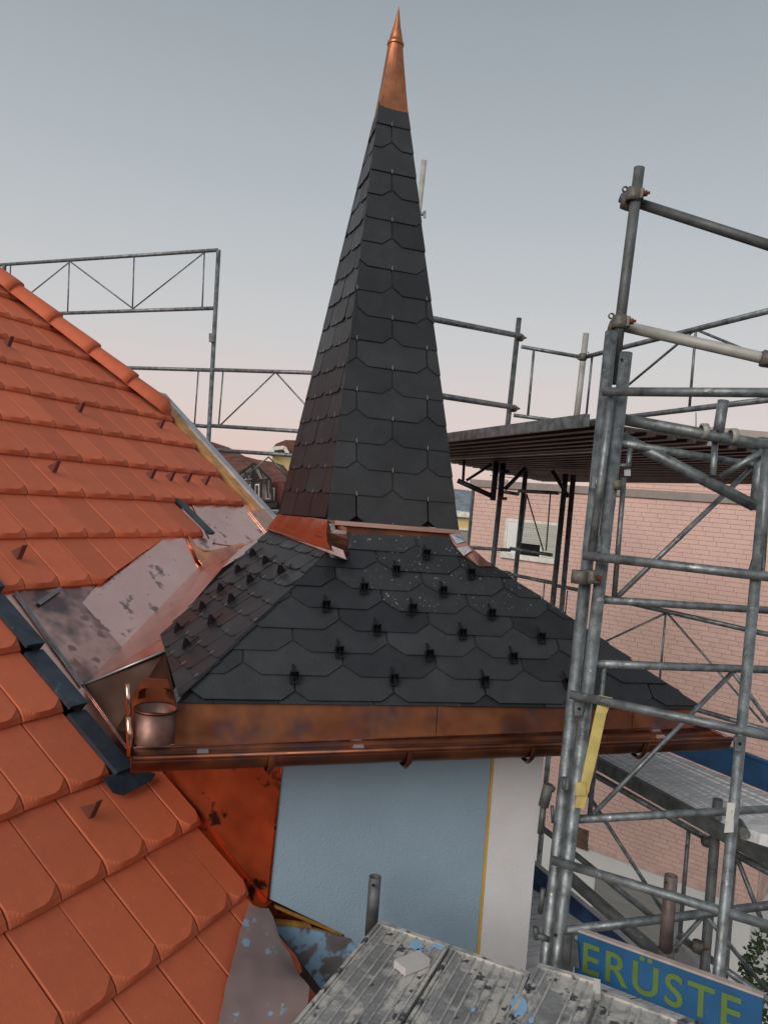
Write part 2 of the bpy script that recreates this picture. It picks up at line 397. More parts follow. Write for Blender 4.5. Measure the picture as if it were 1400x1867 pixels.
# ---- copper valley sheets on the house roof
valley = lambda name, pts, mt, h=.012, t=.004: MB().prism([rp(x, y, h) for x, y in pts], rn*t).build(name, mt, deck)
valley('copper_sheet', [(186, 1056), (300, 965), (345, 910), (452, 920), (500, 966), (478, 1000), (440, 1014), (364, 1062), (158, 1252), (36, 1085)], COPPER_ST, .001, .003)
valley('copper_sheet', [(345, 912), (452, 922), (497, 966), (440, 998), (386, 990)], COPPER_ST, .006)
MB().prism([ru_d(VERGE-.06, -.22, .015), ru_d(VERGE+.085, -.22, .05), ru_d(VERGE+.085, .12, .05), ru_d(VERGE-.10, .12, .015)], rn*.004).build('verge_gutter', COPPER, deck)
valley('copper_sheet', [(186, 1058), (300, 970), (390, 985), (362, 1047), (222, 1180), (150, 1100)], COPPER_ST, .010)
valley('copper_sheet', [(40, 1062), (186, 1054), (150, 1100), (222, 1180), (157, 1247), (36, 1085)], FLUX, .012)
rstrip(-.47, -.325, .15, 1.12, .008, .004, 'copper_sheet', COPPER_PINK)
rstrip(-.385, -.325, .30, 1.05, .014, .004, 'copper_sheet', FLUX)
rstrip(-.40, -.388, .28, .735, .02, .008, 'solder_seam', SOLDER)
MB().bar(rp(72, 1100, .03), rp(112, 1072, .03), .022, rn, .006).build('solder_seam', SOLDER, deck)
# lead capping strips at the tile ends
for k in range(1, 5):
    d0, d1 = -.002+.2735*(k-1)+.02, -.002+.2735*k+.012
    u0, u1 = (-.535, -.462)
    m = MB(); m.prism([ru_d(u0, d0, .022), ru_d(u1, d0, .022), ru_d(u1, d1, .055), ru_d(u0, d1, .055)], rn*.02)
    m.prism([ru_d(u1-.012, d0, .004), ru_d(u1, d0, .004), ru_d(u1, d1, .004), ru_d(u1-.012, d1, .004)], [rn*.03, rn*.03, rn*.06, rn*.06])
    if k > 1: m.build('lead_capping', LEAD, deck)
    else: m.build('lead_capping', LEAD, deck)
m = MB(); m.prism([ru_d(.985, -.29, .02), ru_d(1.03, -.29, .02), ru_d(1.03, .012, .05), ru_d(.985, .012, .05)], rn*.02).build('lead_capping', LEAD, deck)
m = MB(); m.prism([rp(x, y, .055) for x, y in ((188, 1421), (236, 1396), (284, 1412), (276, 1424), (256, 1434), (226, 1451), (206, 1446))], rn*.004).build('lead_flap', LEAD, deck)
# soft copper bead where the upper sheet folds down to the saddle
m = MB(); bead = [(341, 972), (347, 986), (357, 999), (371, 1006), (388, 1007), (406, 1004), (424, 999), (442, 993)]
m.sweep([rp(x, y, .012) for x, y in bead], .017); m.build('copper_bead', COPPER_OR, deck)
valley('folded_drape', [(341, 974), (352, 992), (371, 1008), (442, 995), (420, 1016), (380, 1044), (362, 1022)], COPPER_OR, .028)

# ================================================================== TURRET
DE = 2.92
eFL = at(323, 1278, DE)
eFR = on(1265, 1293, eFL, V((.035, 1, 0)).normalized()); eFR.z = (eFR.z+eFL.z)/2
tFL = at(632, 978, 3.62); tFR = on(817, 982, tFL, V((0, 1, 0)))
sFL = at(597, 948, 3.66); sFR = on(836, 965, sFL, V((0, 1, 0))); fw = (sFR-sFL).length
r_ = ray(507, 937)
best = min((abs((at(507, 937, 3.6+.005*i)-sFL).length-fw), 3.6+.005*i) for i in range(60, 400)); sBL = at(507, 937, best[1])
zb = (sFL.z+sFR.z+sBL.z)/3
sBR = sFR+sBL-sFL
lft = V((sBL.x-sFL.x, sBL.y-sFL.y, 0)).normalized()
dc = sum(pj(p)[2] for p in (sFL, sFR, sBL, sBR))/4
APEX = at(717, -14, dc)
WY = 3.17
turret = thing('slate_turret', 'square corner turret with black slate spire and copper tip', 'turret', V((1.2, 4.0, 0)))
# --- slating helper
def slates(face, b0, b1, poly3, e, wd, phase, courses, parent, name='slate', th=.006, cham=.068, dusty=None, hooks=True, inset=0, wirepart=True, skip=0, grow=(0, 0), hookmax=99, shear=0, quad=None):
    ex = (b1-b0).normalized(); nrm = face; eyy = nrm.cross(ex).normalized()
    if eyy.z < 0: eyy = -eyy
    to2 = lambda p: ((p-b0).dot(ex)-shear*(p-b0).dot(eyy), (p-b0).dot(eyy)); eyp = eyy; eyy = eyy+ex*shear
    P2 = [to2(p) for p in poly3]
    if quad:                                    # slightly twisted face: follow its four edges
        qa, qb, qc, qd = quad; yl = (to2(qc)[1]+to2(qd)[1])/2
        P2 = [to2(qa), to2(qb), (to2(qc)[0], yl), (to2(qd)[0], yl)]
        xA, xB, xC, xD = (p[0] for p in P2)
        def pos(x, y):
            t = y/yl; xl = xA+(xD-xA)*t; xr = xB+(xC-xB)*t; l_, r2_ = lerp(qa, qd, t), lerp(qb, qc, t)
            return l_+(r2_-l_)*((x-xl)/(xr-xl))
    else: pos = lambda x, y: b0+ex*x+eyy*y
    if area2(P2) < 0: P2 = P2[::-1]
    mx = sum(p[0] for p in P2)/len(P2); P2 = [(p[0]+(grow[1] if p[0] > mx else -grow[0]), p[1]) for p in P2]
    xs = [p[0] for p in P2]; wires = MB()
    for k in range(courses):
        y0 = k*e - (.012 if k == 0 else 0); y1 = (k+2.05)*e
        off = phase + (.5*wd if k % 2 else 0)
        i0 = math.floor((min(xs)-off)/wd)-1; i1 = math.ceil((max(xs)-off)/wd)+1
        for i in range(i0, i1):
            x0 = off+i*wd+.004; x1 = off+(i+1)*wd-.004; c = cham
            q = [(x0+c, y0), (x1-c, y0), (x1, y0+c*.75), (x1, y1), (x0, y1), (x0, y0+c*.75)]
            for a, b in zip(P2, P2[1:]+P2[:1]):
                q = clip2(q, a, b)
                if len(q) < 3: break
            if len(q) < 3 or abs(area2(q)) < .0012: continue
            lift = lambda y: .004 + .0135*(1-(y-y0)/(y1-y0))
            jit = random.uniform(0, .0015); tl_ = random.uniform(-.0025, .0025); xc = (x0+x1)/2
            bot = [pos(x, y)+nrm*(lift(y)+jit+tl_*(x-xc)/wd) for x, y in q]
            if min(p[1] for p in q) > y0+e*1.0: continue
            mt = SLATE_D if dusty and dusty(x0, k) else SLATE
            MB().prism(bot, nrm*th).build(name, mt, parent)
            if hooks and k < hookmax:
                xm = (x0+x1)/2
                if any(abs(p[1]-y0) < .002 and p[0] < xm for p in q) and any(abs(p[1]-y0) < .002 and p[0] > xm for p in q):
                    c0 = pos(xm, y0-.003)+nrm*(lift(y0)+th+.002)
                    wires.box(c0+eyy*.009, ex*.0016, eyy*.011, nrm*.0012)
    if wires.v: wires.build('slate_hooks', STEELW, parent, kind='stuff')
    return ex, eyy
def nrm(a, b, c, ref):
    n = (b-a).cross(c-a).normalized(); return n if n.dot(ref) > 0 else -n
ctr = (sFL+sFR+sBL+sBR)/4
# --- lower roof
roofm = MB()
tBL = tFL+lft*((sBL-sFL).length*.8); eBL = eFL+lft*2.2
yb = V((.0, 1, 0))
tBR = tFR+yb*.62; eBR = eFR+yb*2.2
for q in ((eFL, eFR, tFR, tFL), (eFR, eBR, tBR, tFR)): roofm.poly([p-V((0, 0, .012)) for p in q])
lower = roofm.build('lower_roof', UNDER, turret)
nF = nrm(eFL, eFR, tFL, V((0, -1, .5))); nL = nrm(eFL, tFL, eFL+lft, V((-1, 0, .5))); nR = nrm(eFR, tFR, eFR+yb, V((1, 0, .5)))
slopeF = (tFL-eFL).dot(nF.cross((eFR-eFL).normalized())); eF = abs(slopeF)/7.8
x537 = (on(537, 1275, eFL, nF)-eFL).dot((eFR-eFL).normalized())
dust = lambda x, k: k >= 4 and x > .55 and x < 1.7
for i in range(6):                              # starter course closes the notches at the eave
    p_, q_ = lerp(eFL, eFR, i/6+.0008), lerp(eFL, eFR, (i+1)/6-.0008); up_ = (tFL-eFL)-(eFR-eFL).normalized()*(tFL-eFL).dot((eFR-eFL).normalized()); up_.normalize()
    MB().prism([p_-up_*.012+nF*.009, q_-up_*.012+nF*.009, q_+up_*.09+nF*.004+(V((-.06, 0, 0)) if i == 5 else V()), p_+up_*.09+nF*.004+(V((.06, 0, 0)) if i == 0 else V())], nF*.004).build('slate', SLATE, lower)
slates(nF, eFL, eFR, [eFL, eFR, tFR, tFL], eF, .405, x537, 8, lower, dusty=dust, grow=(.010, .012), hookmax=1)
# left slope: outline cut by the valley
lp = lambda x, y, h=0: on(x, y, eFL+nL*h, nL)
eL0 = eFL; polyL = [lp(331, 1277), tFL, lp(497, 968), lp(297, 1163)]
roofb = MB().poly([p-nL*.004 for p in polyL]).build('roof_board', UNDER, lower)
slates(nL, eL0, eL0+lft, polyL, eF*1.0, .205, .03, 9, lower, cham=.026, grow=(.012, 0))
slates(nR, eFR, eFR+yb, [eFR, eBR, tBR, tFR], eF, .4, .1, 8, lower, grow=(.01, 0), hookmax=1)
# snow guards on the front and left slope
def slate_guard(p, up, nn, par):
    a = up.cross(nn).normalized(); m = MB()
    m.box(p+up*.022+nn*.006, a*.0045, up*.026, nn*.002)                    # shank
    m.box(p+nn*.020, a*.017, up*.003, nn*.018)                             # face plate
    for s in (-1, 0, 1): m.prism([p+a*s*.0155-a*.0015+nn*.002, p+a*s*.0155-a*.0015+nn*.037, p+a*s*.0155-a*.0015-up*.034+nn*.004], a*.003)
    m.box(p-up*.034+nn*.006, a*.017, up*.003, nn*.003)
    m.build('snow_guard', BLACK, par)
upF = nF.cross((eFR-eFL).normalized()); upF = upF if upF.z > 0 else -upF
upL = nL.cross(lft); upL = upL if upL.z > 0 else -upL
for x, y in ((775, 1010), (720, 1039), (856, 1045), (662, 1071), (805, 1077), (593, 1103), (750, 1109), (893, 1118), (685, 1146), (840, 1154), (983, 1161), (617, 1186), (780, 1192), (932, 1197), (535, 1232), (716, 1236), (880, 1240), (1030, 1243)):
    slate_guard(on(x, y, eFL+nF*.028, nF), upF, nF, lower)
for x, y in ((466, 1010), (490, 1024), (518, 1041), (440, 1040), (462, 1058), (408, 1074), (428, 1093), (375, 1107), (392, 1132), (331, 1146), (347, 1175)):
    slate_guard(lp(x, y, .028), upL, nL, lower)
# --- saddle sheet between valley crease and left slates
m = MB()
cr0, cr1 = rp(157, 1247, .02), rp(364, 1043, .02)
m.poly([cr0, lp(301, 1187, -.02), lp(297, 1163, -.012), lp(440, 995, -.012), rp(392, 1004, .03), cr1])
m.build('saddle_sheet', COPPER_PINK, lower)
m = MB(); m.tube(cr0, lp(301, 1187, -.018), .006, seg=6); m.build('saddle_edge', LEADP, lower)
# --- drop face below saddle and short inner cheek
aBL = at(318, 1362, DE-.04)
m = MB(); m.poly([cr0-V((0, 0, .004)), lp(301, 1187, -.025), eFL+V((.0, .02, -.01)), aBL+V((0, .03, 0)), rp(268, 1382, .02), rp(212, 1330, .02)]).build('eave_cheek', COPPER_O, lower)
# --- copper apron between slates and gutter
aBR = on(1262, 1327, aBL, V((.03, 1, 0)).normalized())
ex_ = (aBR-aBL)
m = MB(); sms = (0, .455, .86, 1); nseg = 3
for i in range(nseg):
    t0, t1 = sms[i]+.0006, sms[i+1]-.0006
    if i == 0: t0 = 0
    m.prism([lerp(aBL, aBR, t0), lerp(aBL, aBR, t1), lerp(eFL, eFR, t1)-V((0, 0, .006)), lerp(eFL, eFR, t0)-V((0, 0, .006))], V((0, .006, 0)))
m.build('copper_apron', COPPER_T, turret)
aSR = at(1332, 1344, pj(aBR)[2]+.15)
MB().poly([eFR-V((0, 0, .008)), aBR, aSR, aSR+yb*2.0, eBR-V((0, 0, .008))]).build('side_apron', COPPER_T, turret)
# --- gutter
GY = aBL.y-.112
gL = on(243, 1383, V((0, GY-.055, 0)), V((0, 1, 0))); gR = on(1333, 1347, V((0, GY-.055, 0)), V((0, 1, 0)))
gax = (gR-gL).normalized(); GRAD = .060
gutter = thing('eaves_gutter', 'half-round copper gutter along the front eave of the slate turret', 'gutter', V((gL.x, gL.y, gL.z-.1)))
gc0 = gL+V((0, GRAD, -.004)); gc1 = gR+V((0, GRAD, -.004))
m = MB(); n = 12; yv = V((0, 1, 0)); k = 0
prof = [(-math.cos(math.pi*i/n), -math.sin(math.pi*i/n)) for i in range(n+1)]
for c in (gc0, gc1):
    for rr in (GRAD, GRAD-.003):
        for (a, b) in prof: m.v.append(c+yv*a*rr+ZUP*b*rr*1.05)
q = n+1
for i in range(n):
    m.f.append([i, i+1, 2*q+i+1, 2*q+i]); m.sm.add(len(m.f)-1)
    m.f.append([q+i+1, q+i, 3*q+i, 3*q+i+1]); m.sm.add(len(m.f)-1)
m.f.append([0, 2*q, 3*q, q]); m.f.append([n, q+n, 3*q+n, 2*q+n])
m.build('trough', COPPER_T, gutter)
MB().tube(gL, gR, .0105, seg=10).build('front_bead', COPPER_T, gutter)
MB().prism([gc0+yv*GRAD+V((0, 0, -.002)), gc1+yv*GRAD+V((0, 0, -.002)), aBR+V((.08, .004, .01)), aBL+V((-.12, .004, .004))], V((0, .004, .002))).build('rear_flange', COPPER_PINK, gutter)
for c, s in ((gc0, -1), (gc1, 1)):
    MB().prism([c+yv*a*GRAD+ZUP*b*GRAD*1.05 for a, b in prof], gax*.004*s).build('end_cap', COPPER_T, gutter)
for px in (497, 748, 972, 1175):
    t = (on(px, 1380, gL, V((0, 1, 0)))-gL).dot(gax); c = gc0+gax*t
    m = MB()
    for dx in (-.013, .013):
        for (a, b) in prof: m.v.append(c+gax*dx+yv*a*(GRAD+.007)+ZUP*b*(GRAD+.012)*1.08)
    for (a, b) in prof: m.v.append(c+gax*0+yv*a*(GRAD+.013)+ZUP*b*(GRAD+.022)*1.1)
    for i in range(n):
        m.f.append([i, i+1, 2*q+i+1, 2*q+i]); m.f.append([2*q+i, 2*q+i+1, q+i+1, q+i]); m.sm |= {len(m.f)-1, len(m.f)-2}
    m.build('bracket', COPPER_T, gutter)
for px, py in ((370, 1372), (654, 1364), (1205, 1345)):
    p = on(px, py, gL+yv*.10, V((0, 1, 0))); MB().box(p, gax*.02, V((0, .012, .004)), V((0, -.002, .006))).build('solder_patch', LEADP, gutter)
# --- rainwater outlet at the left gutter end
oc = on(280, 1345, gL+yv*.055, V((0, 1, 0))); hop = thing('copper_outlet', 'short copper outlet cylinder standing at the left end of the gutter', 'outlet', oc)
RO = .074
MB().lathe(oc, ZUP, [(RO, -.01), (RO, .105), (RO-.003, .105), (RO-.003, -.01)], 20).build('cylinder', mat('cloudy_copper', (.24, .145, .12), .5, 1, var=.3, scale=8, rvar=.12, col2=(.2, .1, .08), thr=.58, soft=.1, scale2=9), hop)
MB().lathe(oc+V((0, 0, .103)), ZUP, [(RO-.002, -.003), (RO+.003, -.003), (RO+.003, .004), (RO-.002, .004)], 20).build('rim', COPPER_T, hop)
bpl = lambda x, y: on(x, y, gL+yv*.135, V((0, 1, 0)))
MB().prism([bpl(244, 1350), bpl(318, 1350), bpl(322, 1288), bpl(306, 1240), bpl(262, 1236), bpl(240, 1270)], V((0, .004, 0))).build('back_sheet', mat('red_copper_sheet', (.42, .13, .065), .35, .9, var=.2, scale=6, bump=.3, bscale=9), hop)
MB().lathe(oc+V((0, .03, .125)), V((0, .12, 1)), [(RO-.014, 0), (RO-.014, .03), (RO-.022, .036)], 16, math.pi, V((1, .0, 0))).build('back_collar', COPPER_T, hop)
MB().lathe(oc, ZUP, [(RO-.006, .07), (.001, .065)], 16).build('throat', HOLE, hop)
vp0 = on(238, 1378, gL+yv*.02, V((0, 1, 0))); vp1 = on(233, 1247, gL+yv*.02, V((0, 1, 0)))
MB().tube(vp0, lerp(vp0, vp1, .55), .0115, seg=10).build('pipe', COPPER, hop); MB().tube(lerp(vp0, vp1, .55), vp1, .0085, seg=10).build('pipe', COPPER, hop)
# --- wall below
wpt = lambda x, y, off=0: on(x, y, V((0, WY+off, 0)), V((0, 1, 0)))
wT = gL.z+.12
def vline(a, b, z):
    t = (z-a.z)/(b.z-a.z); return lerp(a, b, t)
WLa, WLb = wpt(512, 1400), wpt(488, 1637); WRa, WRb = wpt(990, 1388), wpt(957, 1773); WYa, WYb = wpt(895, 1388), wpt(868, 1745)
lowZ = wpt(700, 1867).z-.3
body = MB()
wd1 = V((0, .02, 0))
blue = [vline(WLa, WLb, wT), WLb, wpt(628, 1704), wpt(640, 1760), vline(wpt(640, 1760), wpt(634, 1867), lowZ), vline(WYa, WYb, lowZ), vline(WYa, WYb, wT)]
wall = MB().prism(blue, wd1).build('front_wall', BLUEW, turret)
ya, yb2 = vline(WYa, WYb, wT), vline(WYa, WYb, lowZ); sw = V((.013, 0, 0))
MB().prism([ya+V((.0015, -.004, 0)), ya+sw+V((0, -.004, 0)), yb2+sw+V((0, -.004, 0)), yb2+V((.0015, -.004, 0))], V((0, .02, 0))).build('sealing_strip', YELLOW, wall)
MB().prism([ya+sw+V((.0015, -.002, 0)), vline(WRa, WRb, wT)+V((0, -.002, 0)), vline(WRa, WRb, lowZ)+V((0, -.002, 0)), yb2+sw+V((.0015, -.002, 0))], V((0, .02, 0))).build('corner_panel', WHITEW, wall)
ca, cb = vline(WRa, WRb, wT), vline(WRa, WRb, lowZ)
MB().prism([ca+V((0, .02, 0)), ca+V((.0, 1.9, 0)), cb+V((0, 1.9, 0)), cb+V((0, .02, 0))], V((-.03, 0, 0))).build('side_wall', WHITEW, turret)
# lower storeys of the turret down to the street
x0, x1 = WLb.x, cb.x
MB().box(V(((x0+x1)/2+.02, WY+1.0, lowZ/2)), V(((x1-x0)/2-.06, 0, 0)), V((0, .95, 0)), V((0, 0, lowZ/2+.2))).build('base_wall', PLASTER, turret)
# recess under the blue wall edge
MB().prism([wpt(480, 1600, .05), wpt(650, 1690, .05), wpt(650, 1790, .05), wpt(470, 1720, .05)], V((0, .02, 0))).build('recess_copper', COPPER_C, wall)
MB().prism([wpt(500, 1650, .02), wpt(560, 1674, .02), wpt(627, 1702, .02), wpt(622, 1706, .02), wpt(560, 1681, .02), wpt(502, 1656, .02)], V((0, .015, 0))).build('foam_strip', FOAM, wall)
MB().prism([wpt(503, 1679, .01), wpt(566, 1686, .01), wpt(570, 1694, .01), wpt(632, 1710, .01), wpt(630, 1715, .01), wpt(566, 1699, .01), wpt(503, 1687, .01)], V((0, .02, 0))).build('foam_strip', FOAM, wall)
MB().prism([wpt(478, 1690, -.004), wpt(560, 1694, -.004), wpt(640, 1712, -.004), wpt(655, 1740, -.004), wpt(640, 1840, -.004), wpt(490, 1850, -.004)], V((0, .012, 0))).build('smeared_board', PAINTY, wall)
# copper cheek between wall and house roof
c0, c1 = rp(303, 1413, .01), rp(486, 1646, .01)
MB().poly([c0+V((0, 0, .18)), vline(WLa, WLb, wT)+V((.0, -.003, 0)), WLb+V((.0, -.003, 0)), c1, c0]).build('copper_cheek', COPPER_C, wall)
MB().tube(vline(WLa, WLb, wT)+V((.002, -.004, 0)), WLb+V((.002, -.004, 0)), .005, seg=6).build('cheek_edge', COPPER_C, wall)
MB().prism([ru_d(-.345, 1.10, .002), ru_d(-.255, 1.10, .03), ru_d(-.255, 1.70, .03), ru_d(-.345, 1.70, .002)], rn*.004).build('cheek_foot', COPPER_C, wall)
soff = MB().prism([aBL+V((.02, .03, -.015)), aBR+V((0, .03, -.015)), aBR+V((0, .5, -.015)), aBL+V((.02, .5, -.015))], V((0, 0, .02))).build('soffit', UNDER, turret)
# --- spire
tcap = .775
spo = [sFL, sFR, sBR, sBL]; capo = [lerp(p, APEX, tcap) for p in spo]; capo[3] = at(682, 216, pj(capo[3])[2]); capo[2] = capo[1]+capo[3]-capo[0]; INS = .019
inw = [V((1, 1, 0)), V((-1, 1, 0)), V((-1, -1, 0)), V((1, -1, 0))]
spc = [p+q_*INS for p, q_ in zip(spo, inw)]; capc = [p+q_*INS for p, q_ in zip(capo, inw)]
core = MB(); c4 = [lerp(p, ctr, .08) for p in spc]; cmid = sum(capc, V())/4
for i in range(4): core.poly([c4[i], c4[(i+1) % 4], lerp(capc[(i+1) % 4], cmid, .25)-V((0, 0, .01)), lerp(capc[i], cmid, .25)-V((0, 0, .01))])
core.poly(c4)
spire = core.build('spire', UNDER, turret)
NS = 17
for i in range(4):
    a, b = spc[i], spc[(i+1) % 4]; n_ = nrm(a, b, capc[i], ((a+b)/2-ctr)+V((0, 0, .1)))
    exx = (b-a).normalized(); upp = n_.cross(exx); upp = upp if upp.z > 0 else -upp
    sl_len = abs((capc[i]-a).dot(upp)); Wb = (b-a).length; cm_ = (capc[i]+capc[(i+1) % 4])/2-(a+b)/2; shr = cm_.dot(exx)/cm_.dot(upp)
    wds = .365 if i in (0, 2) else .205
    # half bond centred on the face
    xa = (APEX-a).dot(exx)
    slates(n_, a, b, [a, b, capc[(i+1) % 4], capc[i]], sl_len/NS, wds, Wb*.5+wds/2-(.012 if i == 0 else 0), NS, spire, shear=shr, quad=(a, b, capc[(i+1) % 4], capc[i]), cham=.05 if i in (0, 2) else .024, grow=(.021, .021) if i in (0, 2) else (.004, .004))
# --- copper skirt at the spire foot
sk = [at(608, 957, 3.63), on(836, 972, at(608, 957, 3.63), V((0, 1, 0)))]
MB().prism([sk[0], sk[1], sk[1]-V((.01, .02, .075)), sk[0]-V((-.02, .02, .075))], V((0, .02, 0))).build('copper_band', COPPER_T, spire)
MB().bar(sk[0]+V((0, -.012, .012)), sk[1]+V((0, -.012, .006)), .02, ZUP, .02).build('band_edge', COPPER_PINK, spire)
m = MB(); l0, l1 = lp(632, 1016, .016), lp(492, 966, .016); g0, g1 = sFL-V((0, 0, .0)), sBL
rows = []
for j in range(6):
    t = j/5; bow = -.055*math.sin(math.pi*t)
    rows.append([lerp(lerp(g0, l0, t), lerp(g1, l1, t), s/8) + V((.02, 0, 0)) * 0 + V((-bow*-1*.6, 0, bow*.7)) for s in range(9)])
m.v = [p for r2 in rows for p in r2]
for j in range(5):
    for i in range(8): m.f.append([j*9+i, j*9+i+1, (j+1)*9+i+1, (j+1)*9+i]); m.sm.add(len(m.f)-1)
m.build('copper_skirt', COPPER, spire)
MB().prism([lp(488, 966, .024), lp(632, 1021, .024), lp(626, 1004, .034), lp(504, 957, .034)], nL*.003).build('skirt_flange', mat('bright_copper_flange', (.97, .80, .75), .22, 1, var=.05, rvar=.1, col2=(.5, .36, .32), thr=.64, soft=.03, scale2=11), spire)
fp = lambda x, y, h=.02: on(x, y, eFL+nF*h, nF)
m = MB()
for j in range(6): m.v += [rows[j][0], lerp(at(632, 962, 3.61), fp(637, 1017, .022), j/5)]
for j in range(5): m.f.append([2*j, 2*j+1, 2*j+3, 2*j+2])
m.build('corner_piece', COPPER_T, spire)
MB().prism([at(600, 955, 3.585), at(609, 956, 3.585), at(611, 966, 3.585), at(632, 969, 3.585), at(630, 975, 3.585), at(605, 973, 3.585)], nF*.003).build('solder_patch', SOLDER, spire)
MB().prism([lp(600, 1010, .032), fp(622, 1011, .030), fp(636, 1016, .028), fp(634, 1021, .028), lp(604, 1017, .03)], nF*.003).build('solder_patch', SOLDER, spire)
MB().prism([fp(818, 975, .03), fp(838, 972, .05), fp(850, 990, .05), fp(872, 1010, .045), fp(897, 1033, .03), fp(872, 1033, .024), fp(842, 1012, .024), fp(826, 992, .024)], nF*.003).build('corner_piece', mat('dull_purple_copper', (.20, .10, .085), .55, .7, var=.3, scale=9), spire)
MB().prism([fp(820, 975, .036), fp(840, 974, .055), fp(847, 988, .055), fp(832, 992, .035)], nF*.003).build('solder_patch', SOLDER, spire)
MB().prism([fp(832, 1000, .034), fp(852, 996, .056), fp(860, 1004, .056), fp(845, 1014, .032)], nF*.003).build('solder_patch', SOLDER, spire)
# --- copper tip
ringc = at(721, 82, dc); tipc = at(727, 12, dc)
m = MB(); base = [lerp(c, p, .016) for p, c in zip(spo, capo)]; cen = sum(base, V())/4
for j in range(9):
    t = j/8; c = lerp(cen, ringc, t)
    for i in range(24):
        an = 2*math.pi*i/24; f4 = i/6; e0 = int(f4) % 4; q_ = lerp(base[e0], base[(e0+1) % 4], f4-int(f4))-cen
        sqs = q_
        rr = .039; dirq = V((q_.x, q_.y, 0)).normalized()*rr
        m.v.append(c + lerp(sqs, dirq, t))
for j in range(8):
    for i in range(24): m.f.append([j*24+i, j*24+(i+1) % 24, (j+1)*24+(i+1) % 24, (j+1)*24+i])
tipo = m.build('copper_tip', COPPER_T if False else mat('spire_copper', (.46, .185, .095), .48, 1, var=.25, scale=9, rvar=.1, col2=(.35, .14, .08), thr=.6, soft=.1, scale2=7), turret)
axis = (tipc-ringc); hh = axis.length
MB().lathe(ringc, axis, [(.036, -.012), (.043, -.008), (.045, 0), (.043, .010), (.036, .016), (.035, .03), (.019, hh*.48), (.007, hh*.82), (.0015, hh)], 16).build('finial', MATS['spire_copper'], tipo)

# ================================================================== SCAFFOLDING
def to_ground(a, b):
    """carry an upright that leaves the picture on down to the street"""
    if b.z > .05: b = lerp(a, b, (a.z-.0)/(a.z-b.z))
    return a, b
def upright(name, label, x0, y0, x1, y1, d, r=.0242, mt=GALV, ground=True, group='scaffold uprights', d2=None):
    a, b = at(x0, y0, d), at(x1, y1, d2 or d)
    if ground: a, b = to_ground(a, b)
    t = thing(name, label, 'scaffold tube', b, group); MB().tube(a, b, r, hollow=True, seg=16).build('tube', mt, t); return t
def coupler(p, ax1, ax2, label, r=.0242, bolt=None, off=None, mt=COUP):
    t = thing('tube_coupler', label, 'coupler', p, 'scaffold couplers'); ax1 = ax1.normalized(); ax2 = ax2.normalized()
    off = off if off else V((0, 0, 0))
    m = MB(); m.lathe(p, ax1, [(r+.001, -.026), (r+.009, -.026), (r+.010, -.008), (r+.010, .008), (r+.009, .026), (r+.001, .026)], 16); m.build('collar', mt, t)
    m = MB(); m.lathe(p+off, ax2, [(r+.001, -.026), (r+.009, -.026), (r+.010, 0), (r+.009, .026), (r+.001, .026)], 16); m.build('collar', mt, t)
    sd_ = bolt or (CR*.9-CF*.4).normalized()
    q_ = p+sd_*(r+.012)
    MB().tube(q_-ax1*.0, q_+sd_*.03, .006, seg=8).build('bolt', RUST if mt is COUP else mt, t)
    MB().tube(q_+sd_*.006, q_+sd_*.020, .012, seg=6).build('nut', RUST, t)
    m = MB(); m.box(p+sd_*(r+.008), ax1*.020, sd_*.010, ax1.cross(sd_).normalized()*.013); m.build('lug', mt, t)
    m = MB(); m.lathe(p-sd_*(r+.014)+ax1*.03, CF, [(.008, -.004), (.013, -.004), (.013, .004), (.008, .004), (.008, -.004)], 10); m.build('hinge', mt, t)
    return t
def lattice(name, label, chords, bars, pf, rc=.0168, rb=.0075, mt=GALV, group='lattice guard frames', cat='guard frame'):
    p0 = pf(*chords[0][0]); t = thing(name, label, cat, p0, group)
    for a, b in chords:
        a, b = pf(*a), pf(*b); MB().tube(a, b, rc, seg=12).build('rail', mt, t)
    for a, b in bars: MB().tube(pf(*a), pf(*b), rb, seg=8).build('bar', mt, t)
    return t
# ---- near right bay: frame with two uprights
DB = 3.03
fr_ = thing('scaffold_bay', 'galvanised scaffold frame in front of the pink building, nearest the camera', 'scaffold frame', V((at(1012, 1770, DB).x, at(1012, 1770, DB).y, 0)))
DD = 2.72
a, b = to_ground(at(1114, 605, DB+.05), at(990, 1790, DB+.05)); MB().tube(a, b, .0242, hollow=True, seg=18).build('upright', GALV, fr_); axA = a-b
a, b = to_ground(at(1141, 643, DB), at(1010, 1790, DB)); MB().tube(a, b, .0242, hollow=True, seg=18).build('upright', GALV, fr_); axB = a-b
MB().tube(at(1115, 718, DB-.03), at(1078, 1010, DB-.03), .015, .017, seg=12).build('inner_tube', GALV, fr_)
a, b = to_ground(at(1399, 820, DD), at(1307, 1790, DD)); MB().tube(a, b, .0185, hollow=True, seg=16).build('upright', GALV, fr_)
MB().tube(at(1382, 1048, DD-.001), at(1397, 850, DD-.001), .0195, seg=16).build('sleeve', GALV, fr_)
def transom(x0, y0, x1, y1, da, db, r=.0172, xe=1470):
    a, b = at(x0, y0, da), at(x1, y1, db); b = lerp(a, b, (xe-x0)/(x1-x0))
    MB().tube(a, b, r, hollow=True, seg=14).build('transom', GALV, fr_)
for q_ in ((1099, 714, 1400, 716), (1064, 1013, 1400, 1051), (1039, 1266, 1400, 1342), (1006, 1568, 1400, 1687)):
    transom(*q_, DB-.045, DD-.045)
